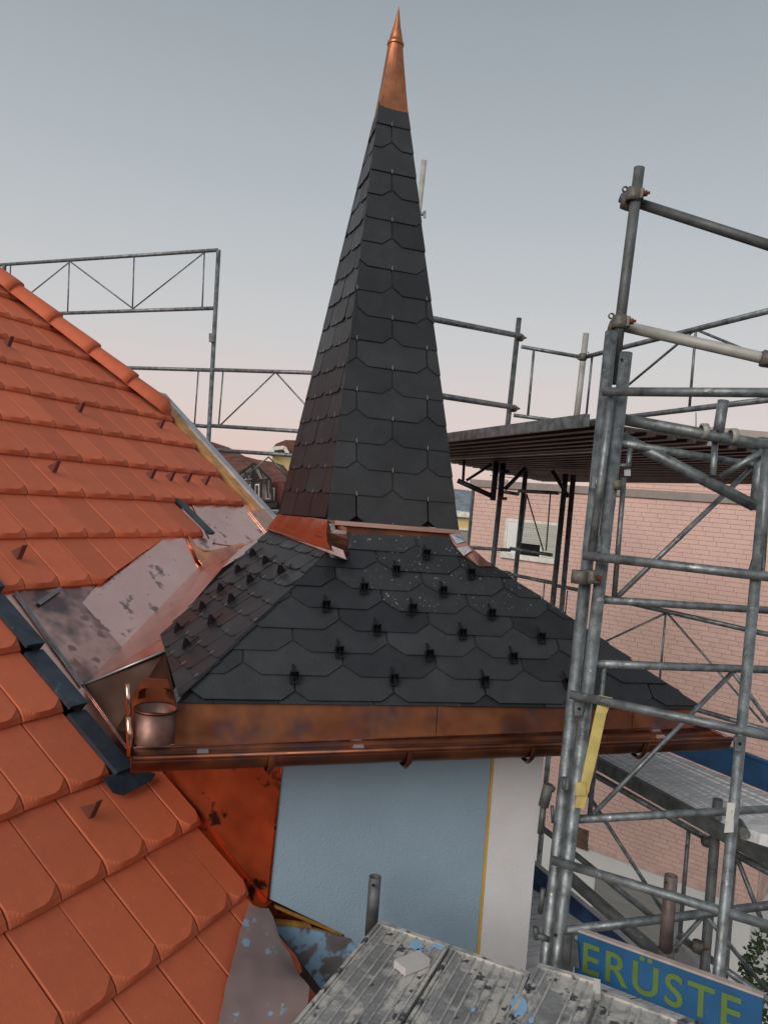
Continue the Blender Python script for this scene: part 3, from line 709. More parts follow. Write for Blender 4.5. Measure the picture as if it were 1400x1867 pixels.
for x, y in ((1054, 1289), (1345, 1352)):
    p = at(x, y, (DB if x < 1200 else DD)-.03); ax = axB.normalized()
    m = MB(); m.prism([p+CR*.020+ax*.02, p-CR*.020+ax*.02, p-CR*.014-ax*.03, p+CR*.014-ax*.03], -CF*.012).build('gusset', GALV, fr_)
    MB().tube(p-CF*.0125-ax*.004, p-CF*.0145-ax*.004, .006, seg=10).build('hole', HOLE, fr_)
for x, y, d in ((1083, 1000, DB-.028), (1380, 1037, DD-.02)):
    p = at(x, y, d); ax = axB.normalized(); MB().prism([p-CR*.028-ax*.012, p+CR*.028-ax*.012, p+CR*.017+ax*.05, p-CR*.017+ax*.05], CF*.01).build('gusset', GALV, fr_)
MB().tube(at(1133, 656, DB-.0235), at(1133, 656, DB-.026), .006, seg=10).build('hole', HOLE, fr_)
MB().tube(at(1012, 1705, DB-.0235), at(1012, 1705, DB-.026), .006, seg=10).build('hole', HOLE, fr_)
for x, y in ((1027, 1428), (1085, 880)):
    p = at(x, y, DB-.02); ax = axB.normalized(); MB().box(p, CR*.016, ax*.022, CF*.012).build('clip', GALV, fr_)
    MB().tube(p-CF*.014-ax*.018, p-CF*.014+ax*.018, .004, seg=6).build('pin', GALV, fr_)
p = at(1123, 884, DB-.01); MB().lathe(p, axB.normalized(), [(.010, -.018), (.022, -.018), (.022, .018), (.010, .018), (.010, -.018)], 10).build('wedge_pocket', COUP, fr_)
# loose mast tube above the frame and its tubes
mast = upright('scaffold_tube', 'slim vertical tube rising highest above the right scaffold', 1165, 306, 1116, 700, DB+.10, r=.0215, ground=False, mt=GALVD)
axm = at(1165, 306, DB)-at(1116, 700, DB)
def loose(name, label, x0, y0, x1, y1, d0, d1, r, mt, xe=None, group='scaffold cross tubes'):
    a, b = at(x0, y0, d0), at(x1, y1, d1)
    if xe: b = lerp(a, b, (xe-x0)/(x1-x0))
    t = thing(name, label, 'scaffold tube', a, group); MB().tube(a, b, r, hollow=True, seg=16).build('tube', mt, t); return b-a
d1_ = loose('scaffold_tube', 'dark upper cross tube clamped near the top of the vertical mast tube', 1131, 360, 1400, 447, DB+.18, DB-.05, .0205, GALVD, 1500)
d2_ = loose('scaffold_tube', 'pale off-white cross tube clamped below the mast coupler', 1124, 592, 1400, 655, DB+.18, DB-.05, .0225, GALVL, 1500)
coupler(at(1154, 356, DB+.10), axm, d1_, 'upper coupler on the mast tube, holding the dark cross tube', r=.0215, off=CF*.05-V((0, 0, .012)))
coupler(at(1129, 588, DB+.10), axm, d2_, 'lower coupler on the mast tube, holding the off-white cross tube', r=.0215, off=CF*.05-V((0, 0, .012)))
coupler(at(1400, 655, DB-.05), d2_, axm, 'coupler on the off-white cross tube at the right picture edge', r=.0225)
cpl = coupler(at(1080, 1052, DB-.002), axB, axB, 'rusty swivel coupler joining two frame uprights in front of the pink wall', bolt=(-CF*.9+CR*.2).normalized(), off=-CR*.05-CF*.002)
# lattice frames facing the camera (plane almost parallel to the turret front)
sY = at(1090, 1094, DB+.03); sn = V((-.017, 1, 0)).normalized()
pS = lambda x, y: on(x, y, sY, sn)
lattice('guard_frame', 'lattice guard frame between the raised bracket and the second rail, right of the double upright', [((1118, 806), (1480, 866)), ((1088, 1093), (1480, 1118))], [((1125, 1088), (1367, 856)), ((1137, 870), (1119, 1088)), ((1372, 856), (1440, 930))], pS, rc=.0158, rb=.0105)
lattice('guard_frame', 'lattice guard frame crossing behind the hanging yellow strap', [((1078, 1210), (1480, 1224)), ((1047, 1494), (1480, 1471))], [((1079, 1486), (1334, 1226)), ((1101, 1216), (1074, 1488)), ((1336, 1227), (1450, 1380))], pS, rc=.0168, rb=.0095)
lattice('guard_frame', 'lowest lattice guard frame above the lettered blue board', [((1030, 1697), (1480, 1641))], [((1283, 1668), (1222, 1738)), ((1285, 1668), (1397, 1806))], lambda x, y: on(x, y, sY-V((0, .05, 0)), sn), rc=.0185, rb=.0095)
st = thing('safety_pin', 'short upright pin with eyelet on the lattice right of the double upright', 'scaffold pin', at(1144, 862, DB+.02))
MB().tube(at(1148, 818, DB+.02), at(1143, 866, DB+.02), .010, seg=10).build('pin', GALV, st); MB().box(at(1143, 862, DB+.005), CR*.012, CU*.012, CF*.003).build('eyelet', LEADP, st); MB().tube(at(1124, 849, DB+.01), at(1148, 849, DB+.01), .009, seg=8).build('arm', GALV, st)
# bracket under the raised deck (right)
DBR = DB+.10
br = thing('deck_bracket', 'triangular steel bracket carrying the raised deck at right', 'bracket', at(1376, 925, DBR))
for (x0, y0, x1, y1, r, h) in ((1132, 764, 1480, 828, .0235, 1), (1130, 796, 1374, 922, .0235, 0), (1303, 800, 1299, 868, .013, 0), (1312, 870, 1390, 822, .013, 0), (1390, 800, 1376, 928, .0235, 1)):
    MB().tube(at(x0, y0, DBR), at(x1, y1, DBR-.06), r, seg=14).build('tube', GALV, br)
MB().tube(at(1318, 730, DBR-.03), at(1306, 806, DBR-.03), .0215, hollow=True, seg=16).build('spigot', GALV, br)
MB().tube(at(1308, 785, DBR-.054), at(1308, 785, DBR-.056), .004, seg=8).build('hole', HOLE, br)
for x, y in ((1283, 786), (1336, 795)):
    p = at(x, y, DBR-.04); MB().lathe(p, CR, [(.024, -.012), (.031, -.012), (.031, .012), (.024, .012)], 14).build('collar', GALVL, br)
# yellow strap hanging from the transom
m = MB(); pts = [(1097, 1283, 14, -.028), (1103, 1278, 12, -.020), (1095, 1300, 10, -.03), (1080, 1370, 10, -.03), (1068, 1425, 9, -.03), (1055, 1473, 9, -.034)]
pp = [(at(x-w_, y-(w_*.1), DB-.075+o_), at(x+w_, y+w_*.15, DB-.075+o_)) for x, y, w_, o_ in pts]
for i in range(1, len(pp)-1): m.prism([pp[i][0], pp[i][1], pp[i+1][1], pp[i+1][0]], CF*.003)
p = at(1102, 1279, DB-.05); dtr = (at(1400, 1342, DD)-at(1039, 1266, DB)).normalized()
m.lathe(p, dtr, [(.0172, -.026), (.0205, -.026), (.0205, .026), (.0172, .026)], 14)
m.box(at(1058, 1438, DB-.112), CR*.019, CU*.024, CF*.004)
m.build('yellow_strap', YTAPE, label='yellow webbing strap hanging from a scaffold transom', cat='strap')

# ---- raised deck seen from below
ZD = at(1088, 768, 3.35).z
hz = lambda x, y, z: on(x, y, V((0, 0, z)), ZUP)
rdk = thing('raised_deck', 'raised scaffold deck seen from below behind the double upright', 'scaffold deck', hz(940, 800, ZD))
n0 = hz(820, 800, ZD); n1 = hz(1088, 768, ZD); ld = V((n1.x-n0.x, n1.y-n0.y, 0)).normalized(); wdv = V((-ld.y, ld.x, 0))
if wdv.dot(CF) < 0: wdv = -wdv
n0 = n0-ld*.35; N0, N1 = hz(1112, 778, ZD), hz(1440, 830, ZD); nv_ = V((-(N1-N0).y, (N1-N0).x, 0))
def lk(wv_): return (N0-(n0+wdv*wv_)).dot(nv_)/ld.dot(nv_)
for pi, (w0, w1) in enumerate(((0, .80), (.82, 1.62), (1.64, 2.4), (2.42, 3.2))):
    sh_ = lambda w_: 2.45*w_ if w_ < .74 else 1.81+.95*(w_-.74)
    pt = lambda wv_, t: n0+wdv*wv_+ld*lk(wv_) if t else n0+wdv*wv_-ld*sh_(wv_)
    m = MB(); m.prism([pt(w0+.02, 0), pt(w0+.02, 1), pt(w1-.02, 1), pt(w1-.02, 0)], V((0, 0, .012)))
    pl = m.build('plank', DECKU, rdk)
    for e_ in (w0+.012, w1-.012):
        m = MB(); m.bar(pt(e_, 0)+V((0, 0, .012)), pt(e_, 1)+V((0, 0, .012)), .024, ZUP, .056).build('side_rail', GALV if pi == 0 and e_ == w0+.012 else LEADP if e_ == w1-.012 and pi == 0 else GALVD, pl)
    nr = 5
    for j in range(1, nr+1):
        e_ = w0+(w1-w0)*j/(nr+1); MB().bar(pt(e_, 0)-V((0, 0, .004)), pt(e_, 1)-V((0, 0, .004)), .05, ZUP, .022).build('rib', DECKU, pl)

# ---- farther standards and rails behind the turret (right)
upright('scaffold_tube', 'vertical tube end with wedge plate peeping out right of the spire', 773, 293, 745, 560, 6.6, r=.0235, ground=True, mt=GALVL)
MB().box(at(774, 391, 6.5), CR*.012, CU*.03, CF*.006).tube(at(760, 389, 6.55), at(773, 391, 6.5), .014, seg=8).build('wedge_plate', GALV, label='small wedge plate at the tube end right of the spire', cat='scaffold fitting')
up2 = [('tall pale upright carrying two couplers right of the spire', 946, 580, 898, 1030, 7.4, .0245, GALVD),
       ('upright with collar joint left of the shuttered window', 958, 860, 938, 1060, 7.9, .0245, GALV),
       ('pale upright standing behind the raised deck edge', 1068, 608, 1046, 800, 6.3, .0245, GALVL),
       ('dark upright just right of the shuttered window', 1031, 864, 1005, 1120, 6.9, .0245, GALVD),
       ('grey upright beside the dark upright right of the window', 1045, 866, 1022, 1124, 6.9, .0235, GALV),
       ('thin upright at the left corner of the pink wall', 863, 890, 853, 1000, 8.6, .018, GALVD)]
for lb, x0, y0, x1, y1, d, r, mt in up2: upright('scaffold_upright', lb, x0, y0, x1, y1, d, r, mt, ground=x0 != 1068, group='far uprights right of the spire')
e1 = loose('scaffold_tube', 'upper guard tube running from the spire to the far upright', 740, 572, 950, 613, 5.8, 7.3, .0245, GALV, group='far cross tubes')
e2 = loose('scaffold_tube', 'lower guard tube running from the spire to the far upright', 760, 715, 938, 743, 5.8, 7.3, .0245, GALV, group='far cross tubes')
coupler(at(947, 616, 7.3), at(946, 580, 7.4)-at(920, 770, 7.4), e1, 'coupler at the end of the upper guard tube right of the spire', bolt=CR)
coupler(at(935, 745, 7.3), at(946, 580, 7.4)-at(920, 770, 7.4), e2, 'coupler at the end of the lower guard tube right of the spire', bolt=CR)
lattice('guard_frame', 'short thin guard frame between the far uprights above the raised deck', [((950, 632), (1064, 652)), ((936, 757), (1052, 772))], [((973, 637), (962, 758))], lambda x, y: at(x, y, 6.9), rc=.0168, rb=.012)
pW2 = lambda x, y: at(x, y, 6.2-(x-1060)*.0055)
lattice('guard_frame', 'lattice guard frame rising to the right edge against the sky', [((1062, 652), (1440, 557)), ((1062, 770), (1440, 724))], [((1268, 600), (1256, 744)), ((1265, 602), (1128, 716)), ((1271, 602), (1430, 668)), ((1079, 650), (1068, 760))], pW2, rc=.0175, rb=.009)
coupler(at(1062, 651, 6.15), ZUP, CR, 'coupler where the sky-side guard frames meet', r=.02, bolt=-CR)
# black brackets under the raised deck, left part
bb = thing('deck_bracket', 'black triangular bracket under the far corner of the raised deck', 'bracket', at(903, 912, 6.6))
BRK = mat('blackened_steel', (.035, .038, .042), .5, .3)
for (x0, y0, x1, y1, r) in ((834, 876, 900, 906, .022), (905, 842, 898, 912, .024), (850, 876, 897, 846, .012), (846, 838, 844, 876, .012), (917, 845, 912, 906, .024), (920, 892, 958, 853, .017), (1006, 858, 1036, 906, .017)):
    MB().tube(at(x0, y0, 6.6), at(x1, y1, 6.6), r, seg=10).build('tube', BRK, bb)
for x, y in ((920, 860), (916, 909)): MB().box(at(x, y, 6.55), CR*.035, CU*.012, CF*.02).build('clamp', BRK, bb)
# guard frames before the pink wall
pP = lambda x, y: at(x, y, 7.7-(x-900)*.004)
lattice('guard_frame', 'thin lattice guard frame in front of the shuttered window', [((919, 897), (945, 901)), ((945, 895), (1018, 899)), ((855, 998), (930, 1003)), ((930, 1000), (1006, 1012))], [((960, 900), (948, 1000)), ((960, 902), (990, 1004)), ((1003, 900), (995, 1004))], pP, rc=.0175, rb=.007)
lattice('guard_frame', 'lower thin guard frame disappearing behind the slate roof edge', [((905, 1041), (930, 1045)), ((930, 1047), (1008, 1063)), ((1010, 1067), (1056, 1076))], [((992, 1064), (988, 1120)), ((1034, 1077), (1028, 1140))], pP, rc=.0175, rb=.007)
pQ = lambda x, y: at(x, y, 5.6-(x-1080)*.0022)
lattice('guard_frame', 'far lattice guard frame in front of the pink bricks, right', [((1088, 1086), (1440, 1166)), ((1240, 1285), (1440, 1344))], [((1213, 1118), (1085, 1178)), ((1213, 1118), (1200, 1262)), ((1216, 1118), (1390, 1318))], pQ, rc=.0168, rb=.0075)
pQ2 = lambda x, y: at(x, y, 5.0-(x-1000)*.0022)
lattice('guard_frame', 'low lattice guard frame sloping across below the grey deck', [((1040, 1388), (1290, 1530)), ((980, 1503), (1200, 1680))], [((1060, 1430), (1210, 1664)), ((1255, 1512), (1238, 1712))], pQ2, rc=.0185, rb=.012)
lattice('guard_frame', 'low lattice guard frame running out at the lower right', [((1330, 1552), (1460, 1622)), ((1235, 1706), (1430, 1846))], [((1342, 1562), (1396, 1700))], lambda x, y: at(x, y, 4.2-(x-1200)*.002), rc=.0185, rb=.012)
coupler(at(1288, 1534, 4.35), CR, ZUP, 'small coupler joining low guard frame to the rear upright', r=.015)
coupler(at(1270, 1725, 3.9), CR, ZUP, 'rusty coupler low right above the lettered board', r=.015)
upright('scaffold_upright', 'open-topped rear upright left of the stickered upright', 1308, 1457, 1284, 1760, 3.9, .0245, GALVD, group='rear uprights lower right')
upright('scaffold_upright', 'grey rear upright hidden behind the stickered upright', 1336, 1530, 1318, 1770, 3.95, .0245, GALVD, group='rear uprights lower right')
jk = upright('scaffold_jack', 'brown open tube stub with bolt hole standing above the lettered board', 1223, 1596, 1211, 1748, 2.95, .0245, mat('brown_steel', (.17, .13, .12), .55, .4, var=.3, scale=14), ground=False)
MB().tube(at(1213, 1609, 2.9), at(1213, 1609, 2.918), .005, seg=8).build('hole', HOLE, jk)
coupler(at(1211, 1745, 2.95), at(1223, 1596, 2.95)-at(1211, 1748, 2.95), CR, 'dirty coupler at the foot of the brown tube stub', bolt=-CR)
loose('scaffold_tube', 'thick dark diagonal tube dropping behind the lettered board', 1036, 1598, 1200, 1742, 3.7, 3.3, .0285, GALVD, group='scaffold braces')
st2 = MB().prism([at(x, y, DD-.020) for x, y in ((1325, 1463), (1340, 1464), (1336, 1490), (1336, 1517), (1319, 1518))], -CF*.002).build('paper_sticker', mat('torn_paper', (.6, .6, .56), .9, col2=(.15, .15, .14), thr=.6, scale2=30), label='torn white sticker on the right scaffold upright', cat='sticker')
# fittings on the left side of the double upright low down
ft = thing('frame_hook', 'dark curved hook between the white corner panel and the double upright', 'scaffold fitting', at(985, 1540, DB+.25))
for (x0, y0, x1, y1, r) in ((1000, 1430, 990, 1470, .022), (990, 1470, 984, 1520, .012), (1003, 1436, 1010, 1440, .012), (1006, 1470, 1008, 1500, .008)): MB().tube(at(x0, y0, DB+.25), at(x1, y1, DB+.25), r, seg=10).build('bar', GALVD, ft)
ft2 = thing('base_clamp', 'blackened clamp at the foot of the double upright', 'scaffold fitting', at(985, 1705, DB+.03))
for (x0, y0, x1, y1, r) in ((990, 1620, 984, 1665, .010), (976, 1690, 978, 1712, .012), (978, 1705, 1000, 1712, .013)): MB().tube(at(x0, y0, DB+.03), at(x1, y1, DB+.03), r, seg=10).build('bar', GALVD, ft2)

# ---- grey deck mid right with blue boards
zq = at(1095, 1395, 4.6).z
gd = thing('scaffold_deck', 'long grey worn deck passing behind the gutter end', 'scaffold deck', hz(1200, 1440, zq))
A_, B_, C_, D_ = hz(1085, 1380, zq), hz(1305, 1500, zq), hz(1420, 1457, zq), hz(1215, 1372, zq)
B2 = B_+(B_-A_)*.5; C2 = C_+(C_-D_)*.5; A0 = A_-(B_-A_)*.3; D0 = D_-(C_-D_)*.3
MB().prism([A0, B2, C2, D0], V((0, 0, -.01))).build('plank', DECKG, gd)
MB().bar(A0-V((0, 0, .03)), B2-V((0, 0, .03)), .03, ZUP, .075).build('side_rail', GALVD, gd)
for t in (.12, .22, .4, .5, .6, .78, .88): MB().bar(lerp(A0, D0, t)+V((0, 0, .002)), lerp(B2, C2, t)+V((0, 0, .002)), .02, ZUP, .008).build('rib', DECKG, gd)
tb = thing('toe_board', 'plain blue toe board along the far side of the grey deck', 'toe board', D0)
MB().prism([D0+V((0, 0, .01)), C2+V((0, 0, .01)), C2+V((0, 0, .17)), D0+V((0, 0, .17))], (C2-D0).cross(ZUP).normalized()*-.025).build('board', mat('mid_blue_board', (.012, .055, .13), .5, var=.25, scale=6), tb)
MB().bar(D0+V((0, 0, .176)), C2+V((0, 0, .176)), .028, ZUP, .012).build('top_edge', BLUEB, tb)
pe = thing('perforated_plank', 'aluminium plank end lying beyond the right upright', 'plank', at(1370, 1510, 3.3))
zp = at(1356, 1520, 3.3).z
a_, b_, c_, d_ = hz(1352, 1508, zp), hz(1470, 1545, zp), hz(1470, 1500, zp), hz(1378, 1488, zp)
MB().prism([a_, b_, c_, d_], V((0, 0, -.05))).build('top', DECKG, pe); MB().tube(at(1345, 1500, 3.4), at(1358, 1522, 3.3), .022, seg=10).build('end_hook', GALVD, pe)
# low navy boards, left of the near frame foot
zb2 = at(1000, 1640, 4.4).z
nb = thing('toe_board', 'dark navy toe board slanting down between wall corner and lettered board', 'toe board', at(1070, 1650, 4.4))
p0, p1 = at(960, 1562, 4.7), at(1190, 1755, 3.9)
MB().prism([p0, p1, p1-V((0, 0, .15)), p0-V((0, 0, .15))], V((.02, .02, 0))).build('board', NAVY, nb)
MB().bar(p0+V((0, 0, .006)), p1+V((0, 0, .006)), .022, ZUP, .012).build('top_edge', LEADP, nb)
ld_ = thing('scaffold_deck', 'grey lower deck in the gap right of the white corner panel', 'scaffold deck', at(1000, 1720, 4.2))
pz = p0.z-.16
q0, q1 = V((p0.x, p0.y, pz)), V((p1.x, p1.y, pz)); sdv = V((-(q1-q0).y, (q1-q0).x, 0)).normalized()
if sdv.dot(CF) > 0: sdv = -sdv
MB().prism([q0-(q1-q0)*.6, q1+(q1-q0)*.3, q1+(q1-q0)*.3+sdv*.7, q0-(q1-q0)*.6+sdv*.7], V((0, 0, -.03))).build('plank', DECKG, ld_)

# ---- lettered toe board
tl, tr_ = at(1053, 1699, 2.86), at(1391, 1820, 2.5)
tld = (tr_-tl).normalized(); hb = .152
tbd = thing('lettered_toe_board', 'blue wooden board with yellow-green ERÜSTE lettering at lower right', 'toe board', tl-V((0, 0, hb)))
nb_ = tld.cross(ZUP).normalized()
if nb_.dot(CF) > 0: nb_ = -nb_
MB().prism([tl, tr_, tr_-V((0, 0, hb)), tl-V((0, 0, hb))], -nb_*.022).build('board', BLUEB, tbd)
MB().prism([tl+nb_*.001, tr_+nb_*.001, tr_+nb_*.001+V((0, 0, .008)), tl+nb_*.001+V((0, 0, .008))], -nb_*.024).build('top_edge', WOODE, tbd)
cu = bpy.data.curves.new('lettering', 'FONT'); cu.body = 'ERÜSTE'; cu.size = .155; cu.extrude = .0008; cu.offset = .0022; cu.space_character = 1.16
tmp = bpy.data.objects.new('tmp', cu); COL.objects.link(tmp)
bpy.context.view_layer.update(); me = bpy.data.meshes.new_from_object(tmp.evaluated_get(bpy.context.evaluated_depsgraph_get())); bpy.data.objects.remove(tmp)
me.materials.append(GREENL); me.name = 'lettering'
xs = [v.co.x for v in me.vertices]; wtx = max(xs)-min(xs); LB = (tr_-tl).length
upb = nb_.cross(tld).normalized(); upb = upb if upb.z > 0 else -upb
M4 = frame(tl + tld*(.035*LB) + nb_*.0025 - V((0, 0, hb*.87)), tld, upb, nb_); M4 = M4 @ Matrix.Diagonal((LB*.86/wtx, .98, 1, 1))
place(me, 'lettering', tbd, M4)
bk = thing('board_bracket', 'grey steel angle holding the left end of the lettered board', 'bracket', at(1040, 1760, 2.88))
MB().prism([at(1028, 1706, 2.87), at(1047, 1705, 2.87), at(1044, 1778, 2.87), at(1023, 1772, 2.87)], CF*.02).build('plate', GALVD, bk)
MB().prism([at(1043, 1712, 2.84), at(1053, 1720, 2.84), at(1056, 1766, 2.84), at(1040, 1762, 2.84)], CF*.02).build('tongue', GALVD, bk)

# ---- foreground plank deck
zf = at(690, 1690, 3.0).z
hf = lambda x, y, z=zf: on(x, y, V((0, 0, z)), ZUP)
fa, fb = hf(688, 1685), hf(963, 1781); fl = hf(535, 1867)
ldir = (fl-fa).normalized(); wdir = (fb-fa); wl_ = wdir.length; wdir.normalize()
LP = 1.25
RIBM = mat('plaster_scraped_rib', (.46, .45, .42), .7, .1, var=.25, scale=9, col2=(.2, .2, .2), thr=.58, soft=.1, scale2=12)
def plank(name, label, o, wv, wlen, lv, llen, z=0, ribs=4, mt=DECKT):
    t = thing(name, label, 'plank', o-V((0, 0, .06)), 'foreground scaffold planks')
    MB().prism([o, o+wv*wlen, o+wv*wlen+lv*llen, o+lv*llen], V((0, 0, -.055))).build('top', mt, t)
    for j in range(ribs):
        c = o+wv*(wlen*(j+.5)/ribs)
        for s in (-.016, 0.016): MB().bar(c+wv*s+V((0, 0, .001)), c+wv*s+lv*llen+V((0, 0, .001)), .007, ZUP, .006).build('rib', RIBM, t)
    MB().bar(o+wv*.006+V((0, 0, .002)), o+wv*.006+lv*llen+V((0, 0, .002)), .012, ZUP, .010).build('edge', mt, t)
    MB().bar(o+wv*(wlen-.006)+V((0, 0, .002)), o+wv*(wlen-.006)+lv*llen+V((0, 0, .002)), .012, ZUP, .010).build('edge', mt, t)
    MB().bar(o-lv*.008+V((0, 0, -.012)), o-lv*.008+wv*wlen+V((0, 0, -.012)), .02, ZUP, .04).build('end_bar', mt, t)
    return t
pw = wl_/2-.006
pk1 = plank('deck_plank', 'splashed aluminium plank in the foreground carrying the white block', fa, wdir, pw, ldir, LP)
pk2 = plank('deck_plank', 'splashed aluminium plank right of the white block plank', fa+wdir*(pw+.012), wdir, pw, ldir, LP)
o3 = hf(978, 1764, zf+.05); o3r = hf(1090, 1795, zf+.05); l3 = (hf(920, 1867, zf+.05)-o3).normalized()
pk3 = plank('deck_plank', 'narrow raised plank end with light blue paint beside the lettered board', o3, (o3r-o3).normalized(), (o3r-o3).length, l3, 1.0, ribs=2)
pk4 = plank('deck_plank', 'ribbed deck strip running below the lettered board', hf(1035, 1790, zf-.02), (hf(1400, 1925, zf-.02)-hf(1035, 1790, zf-.02)).normalized(), .75, l3, .8, ribs=8)
MB().prism([hf(1082, 1783, zf+.08), hf(1094, 1786, zf+.08), hf(1094, 1812, zf+.05), hf(1080, 1812, zf+.05)], V((.01, .01, -.03))).build('end_lug', GALVL, pk3)
def splash(cx_, cy_, sx_, sy_, par, seed, z=zf+.0045, n=16):
    rr = random.Random(seed); pts = []
    for i in range(n):
        an = 2*math.pi*i/n; k = rr.uniform(.6, 1.1); pts.append(hf(cx_+sx_*k*math.cos(an), cy_+sy_*k*math.sin(an), z))
    MB().prism(pts, V((0, 0, .0015))).build('paint_splash', BLUEP, par)
splash(759, 1724, 16, 10, pk1, 3); splash(764, 1735, 8, 7, pk1, 4); splash(802, 1724, 16, 7, pk1, 5); splash(733, 1699, 6, 3, pk1, 8); splash(783, 1731, 5, 4, pk1, 9)
splash(862, 1841, 5, 5, pk2, 10)
splash(945, 1835, 16, 24, pk3, 6, zf+.0545); splash(968, 1860, 7, 7, pk3, 7, zf+.0545)
# block
b0_, b1_, b2_ = hf(725, 1763), hf(738, 1782), hf(793, 1759)
ex1 = (b2_-b1_).normalized()*.115; ey1 = V((-ex1.y, ex1.x, 0)).normalized()*.062
MB().prism([b1_+V((0, 0, .004)), b1_+ex1+V((0, 0, .004)), b1_+ex1+ey1+V((0, 0, .004)), b1_+ey1+V((0, 0, .004))], V((0, 0, .026))).build('offcut_block', STONE, label='small pale rectangular block lying on the splashed plank', cat='block')
jt = upright('scaffold_jack', 'open grey tube stub standing at the plank corner before the blue wall', 684, 1598, 676, 1705, 3.12, .0245, GALVD, ground=False)
MB().tube(at(680, 1614, 3.075), at(680, 1614, 3.09), .006, seg=8).build('hole', HOLE, jt)
# scrap sheet on the tiles
m = MB(); spx = [[(455, 1648), (490, 1655), (508, 1690)], [(438, 1700), (490, 1710), (535, 1755)], [(416, 1775), (480, 1790), (562, 1800)], [(400, 1867), (470, 1880), (560, 1880)], [(396, 1940), (470, 1950), (560, 1950)]]
hgt = [[.05, .05, .07], [.05, .08, .12], [.055, .12, .22], [.06, .13, .26], [.06, .13, .26]]
ctl = [[rp(x, y, h) for (x, y), h in zip(r0_, h0_)] for r0_, h0_ in zip(spx, hgt)]
GU, GV = 16, 8
for a in range(GU+1):
    fa_ = a/GU*4; ia = min(3, int(fa_)); fa_ -= ia
    for b in range(GV+1):
        fb_ = b/GV*2; ib = min(1, int(fb_)); fb_ -= ib
        p = lerp(lerp(ctl[ia][ib], ctl[ia][ib+1], fb_), lerp(ctl[ia+1][ib], ctl[ia+1][ib+1], fb_), fa_)
        nz_ = noise.noise(p*6)*.016+noise.noise(p*17)*.006
        edge_ = (.016*noise.noise(p*14+V((5, 0, 0))) if b in (0, GV) or a == 0 else 0)
        m.v.append(p+rn*max(-.01, nz_)+ru*edge_)
nv = len(m.v)
m.v += [p-rn*.003 for p in m.v]
for o_ in (0, nv):
    for j in range(GU):
        for i in range(GV): m.f.append([o_+j*(GV+1)+i, o_+j*(GV+1)+i+1, o_+(j+1)*(GV+1)+i+1, o_+(j+1)*(GV+1)+i]); m.sm.add(len(m.f)-1)
SCRAP.node_tree.nodes['Principled BSDF'].inputs['Alpha'].default_value = .8
m.build('scrap_sheet', SCRAP, label='crumpled grey-brown sheet with blue paint drops lying over the tile edge', cat='sheet')

# ---- scaffold at the left behind the house roof
wdirL = V((math.cos(R(137.5)), math.sin(R(137.5)), 0)); lp0 = at(393, 600, 8.5); ln = V((-wdirL.y, wdirL.x, 0))
pL = lambda x, y: on(x, y, lp0, ln)
a, b = pL(399, 456), pL(380, 815); a, b = to_ground(a, b)
t = thing('scaffold_upright', 'upright left of the spire with bracketed rails against the sky', 'scaffold tube', b, 'left uprights'); MB().tube(a, b, .0245, hollow=True, seg=12).build('tube', GALV, t)
MB().box(pL(388, 617)-CF*.03, CR*.03, CU*.045, CF*.02).build('clip', GALVD, t)
a, b = pL(9, 484), pL(-10, 800); a, b = to_ground(a, b)
t = thing('scaffold_upright', 'upright at the left picture edge above the ridge tiles', 'scaffold tube', b, 'left uprights'); MB().tube(a, b, .0245, hollow=True, seg=12).build('tube', GALV, t)
lattice('guard_frame', 'upper left lattice guard frame standing free against the sky', [((0, 483), (397, 456)), ((60, 573), (391, 562))], [((127, 477), (124, 568)), ((127, 478), (40, 548)), ((130, 478), (242, 562)), ((245, 470), (242, 563)), ((372, 461), (243, 563)), ((373, 460), (369, 562)), ((20, 484), (18, 560))], pL, rc=.021, rb=.0085)
lattice('guard_frame', 'left lattice guard frame sinking behind the ridge tiles', [((180, 669), (386, 675)), ((270, 768), (382, 778))], [((362, 676), (355, 774)), ((250, 690), (354, 774))], pL, rc=.021, rb=.0085)
lattice('guard_frame', 'lattice guard frame between left upright and spire', [((386, 674), (640, 682)), ((382, 776), (620, 791)), ((385, 820), (590, 834)), ((470, 932), (560, 940))], [((407, 678), (399, 775)), ((502, 679), (401, 776)), ((503, 679), (600, 786)), ((490, 833), (440, 876)), ((490, 833), (525, 868))], pL, rc=.021, rb=.0085)

# ================================================================== PINK BRICK BUILDING
pd = V((math.cos(R(123)), math.sin(R(123)), 0)); PW = at(970, 985, 13.0); pn = V((-math.cos(R(33)), -math.sin(R(33)), 0))
if pn.dot(CC-PW) < 0: pn = -pn
pk = lambda x, y, h=0: on(x, y, PW+pn*h, pn)
pinkL, pinkR = pk(858, 950), pk(1386, 1552)
zpar = pk(960, 880).z; zbase = (pk(1064, 1544).z+pk(1350, 1650).z)/2
xd = V((pinkR.x-pinkL.x, pinkR.y-pinkL.y, 0)); PLn = xd.length; xd.normalize()
pink = thing('pink_brick_building', 'pink brick apartment block with flat roof behind the scaffold', 'building', V((pinkL.x, pinkL.y, 0)))
PB = V((pinkL.x, pinkL.y, 0))
inn = -pn
pbox = lambda x0, x1, z0, z1, dep, mt, nm, off=0, par=None: MB().prism([PB+xd*x0+V((0, 0, z0))+pn*off, PB+xd*x1+V((0, 0, z0))+pn*off, PB+xd*x1+V((0, 0, z1))+pn*off, PB+xd*x0+V((0, 0, z1))+pn*off], inn*dep).build(nm, mt, par or pink)
wallp = pbox(0, PLn, zbase, zpar-.12, 7.0, MORTAR, 'wall')
pbox(.05, PLn-.05, 0, zbase, 6.9, PLASTER, 'plinth', -.05)
pbox(-.06, PLn+.06, zpar-.12, zpar, 7.1, COPING, 'coping', .05)
a0 = (pk(990, 870)-PB).dot(xd)+.5
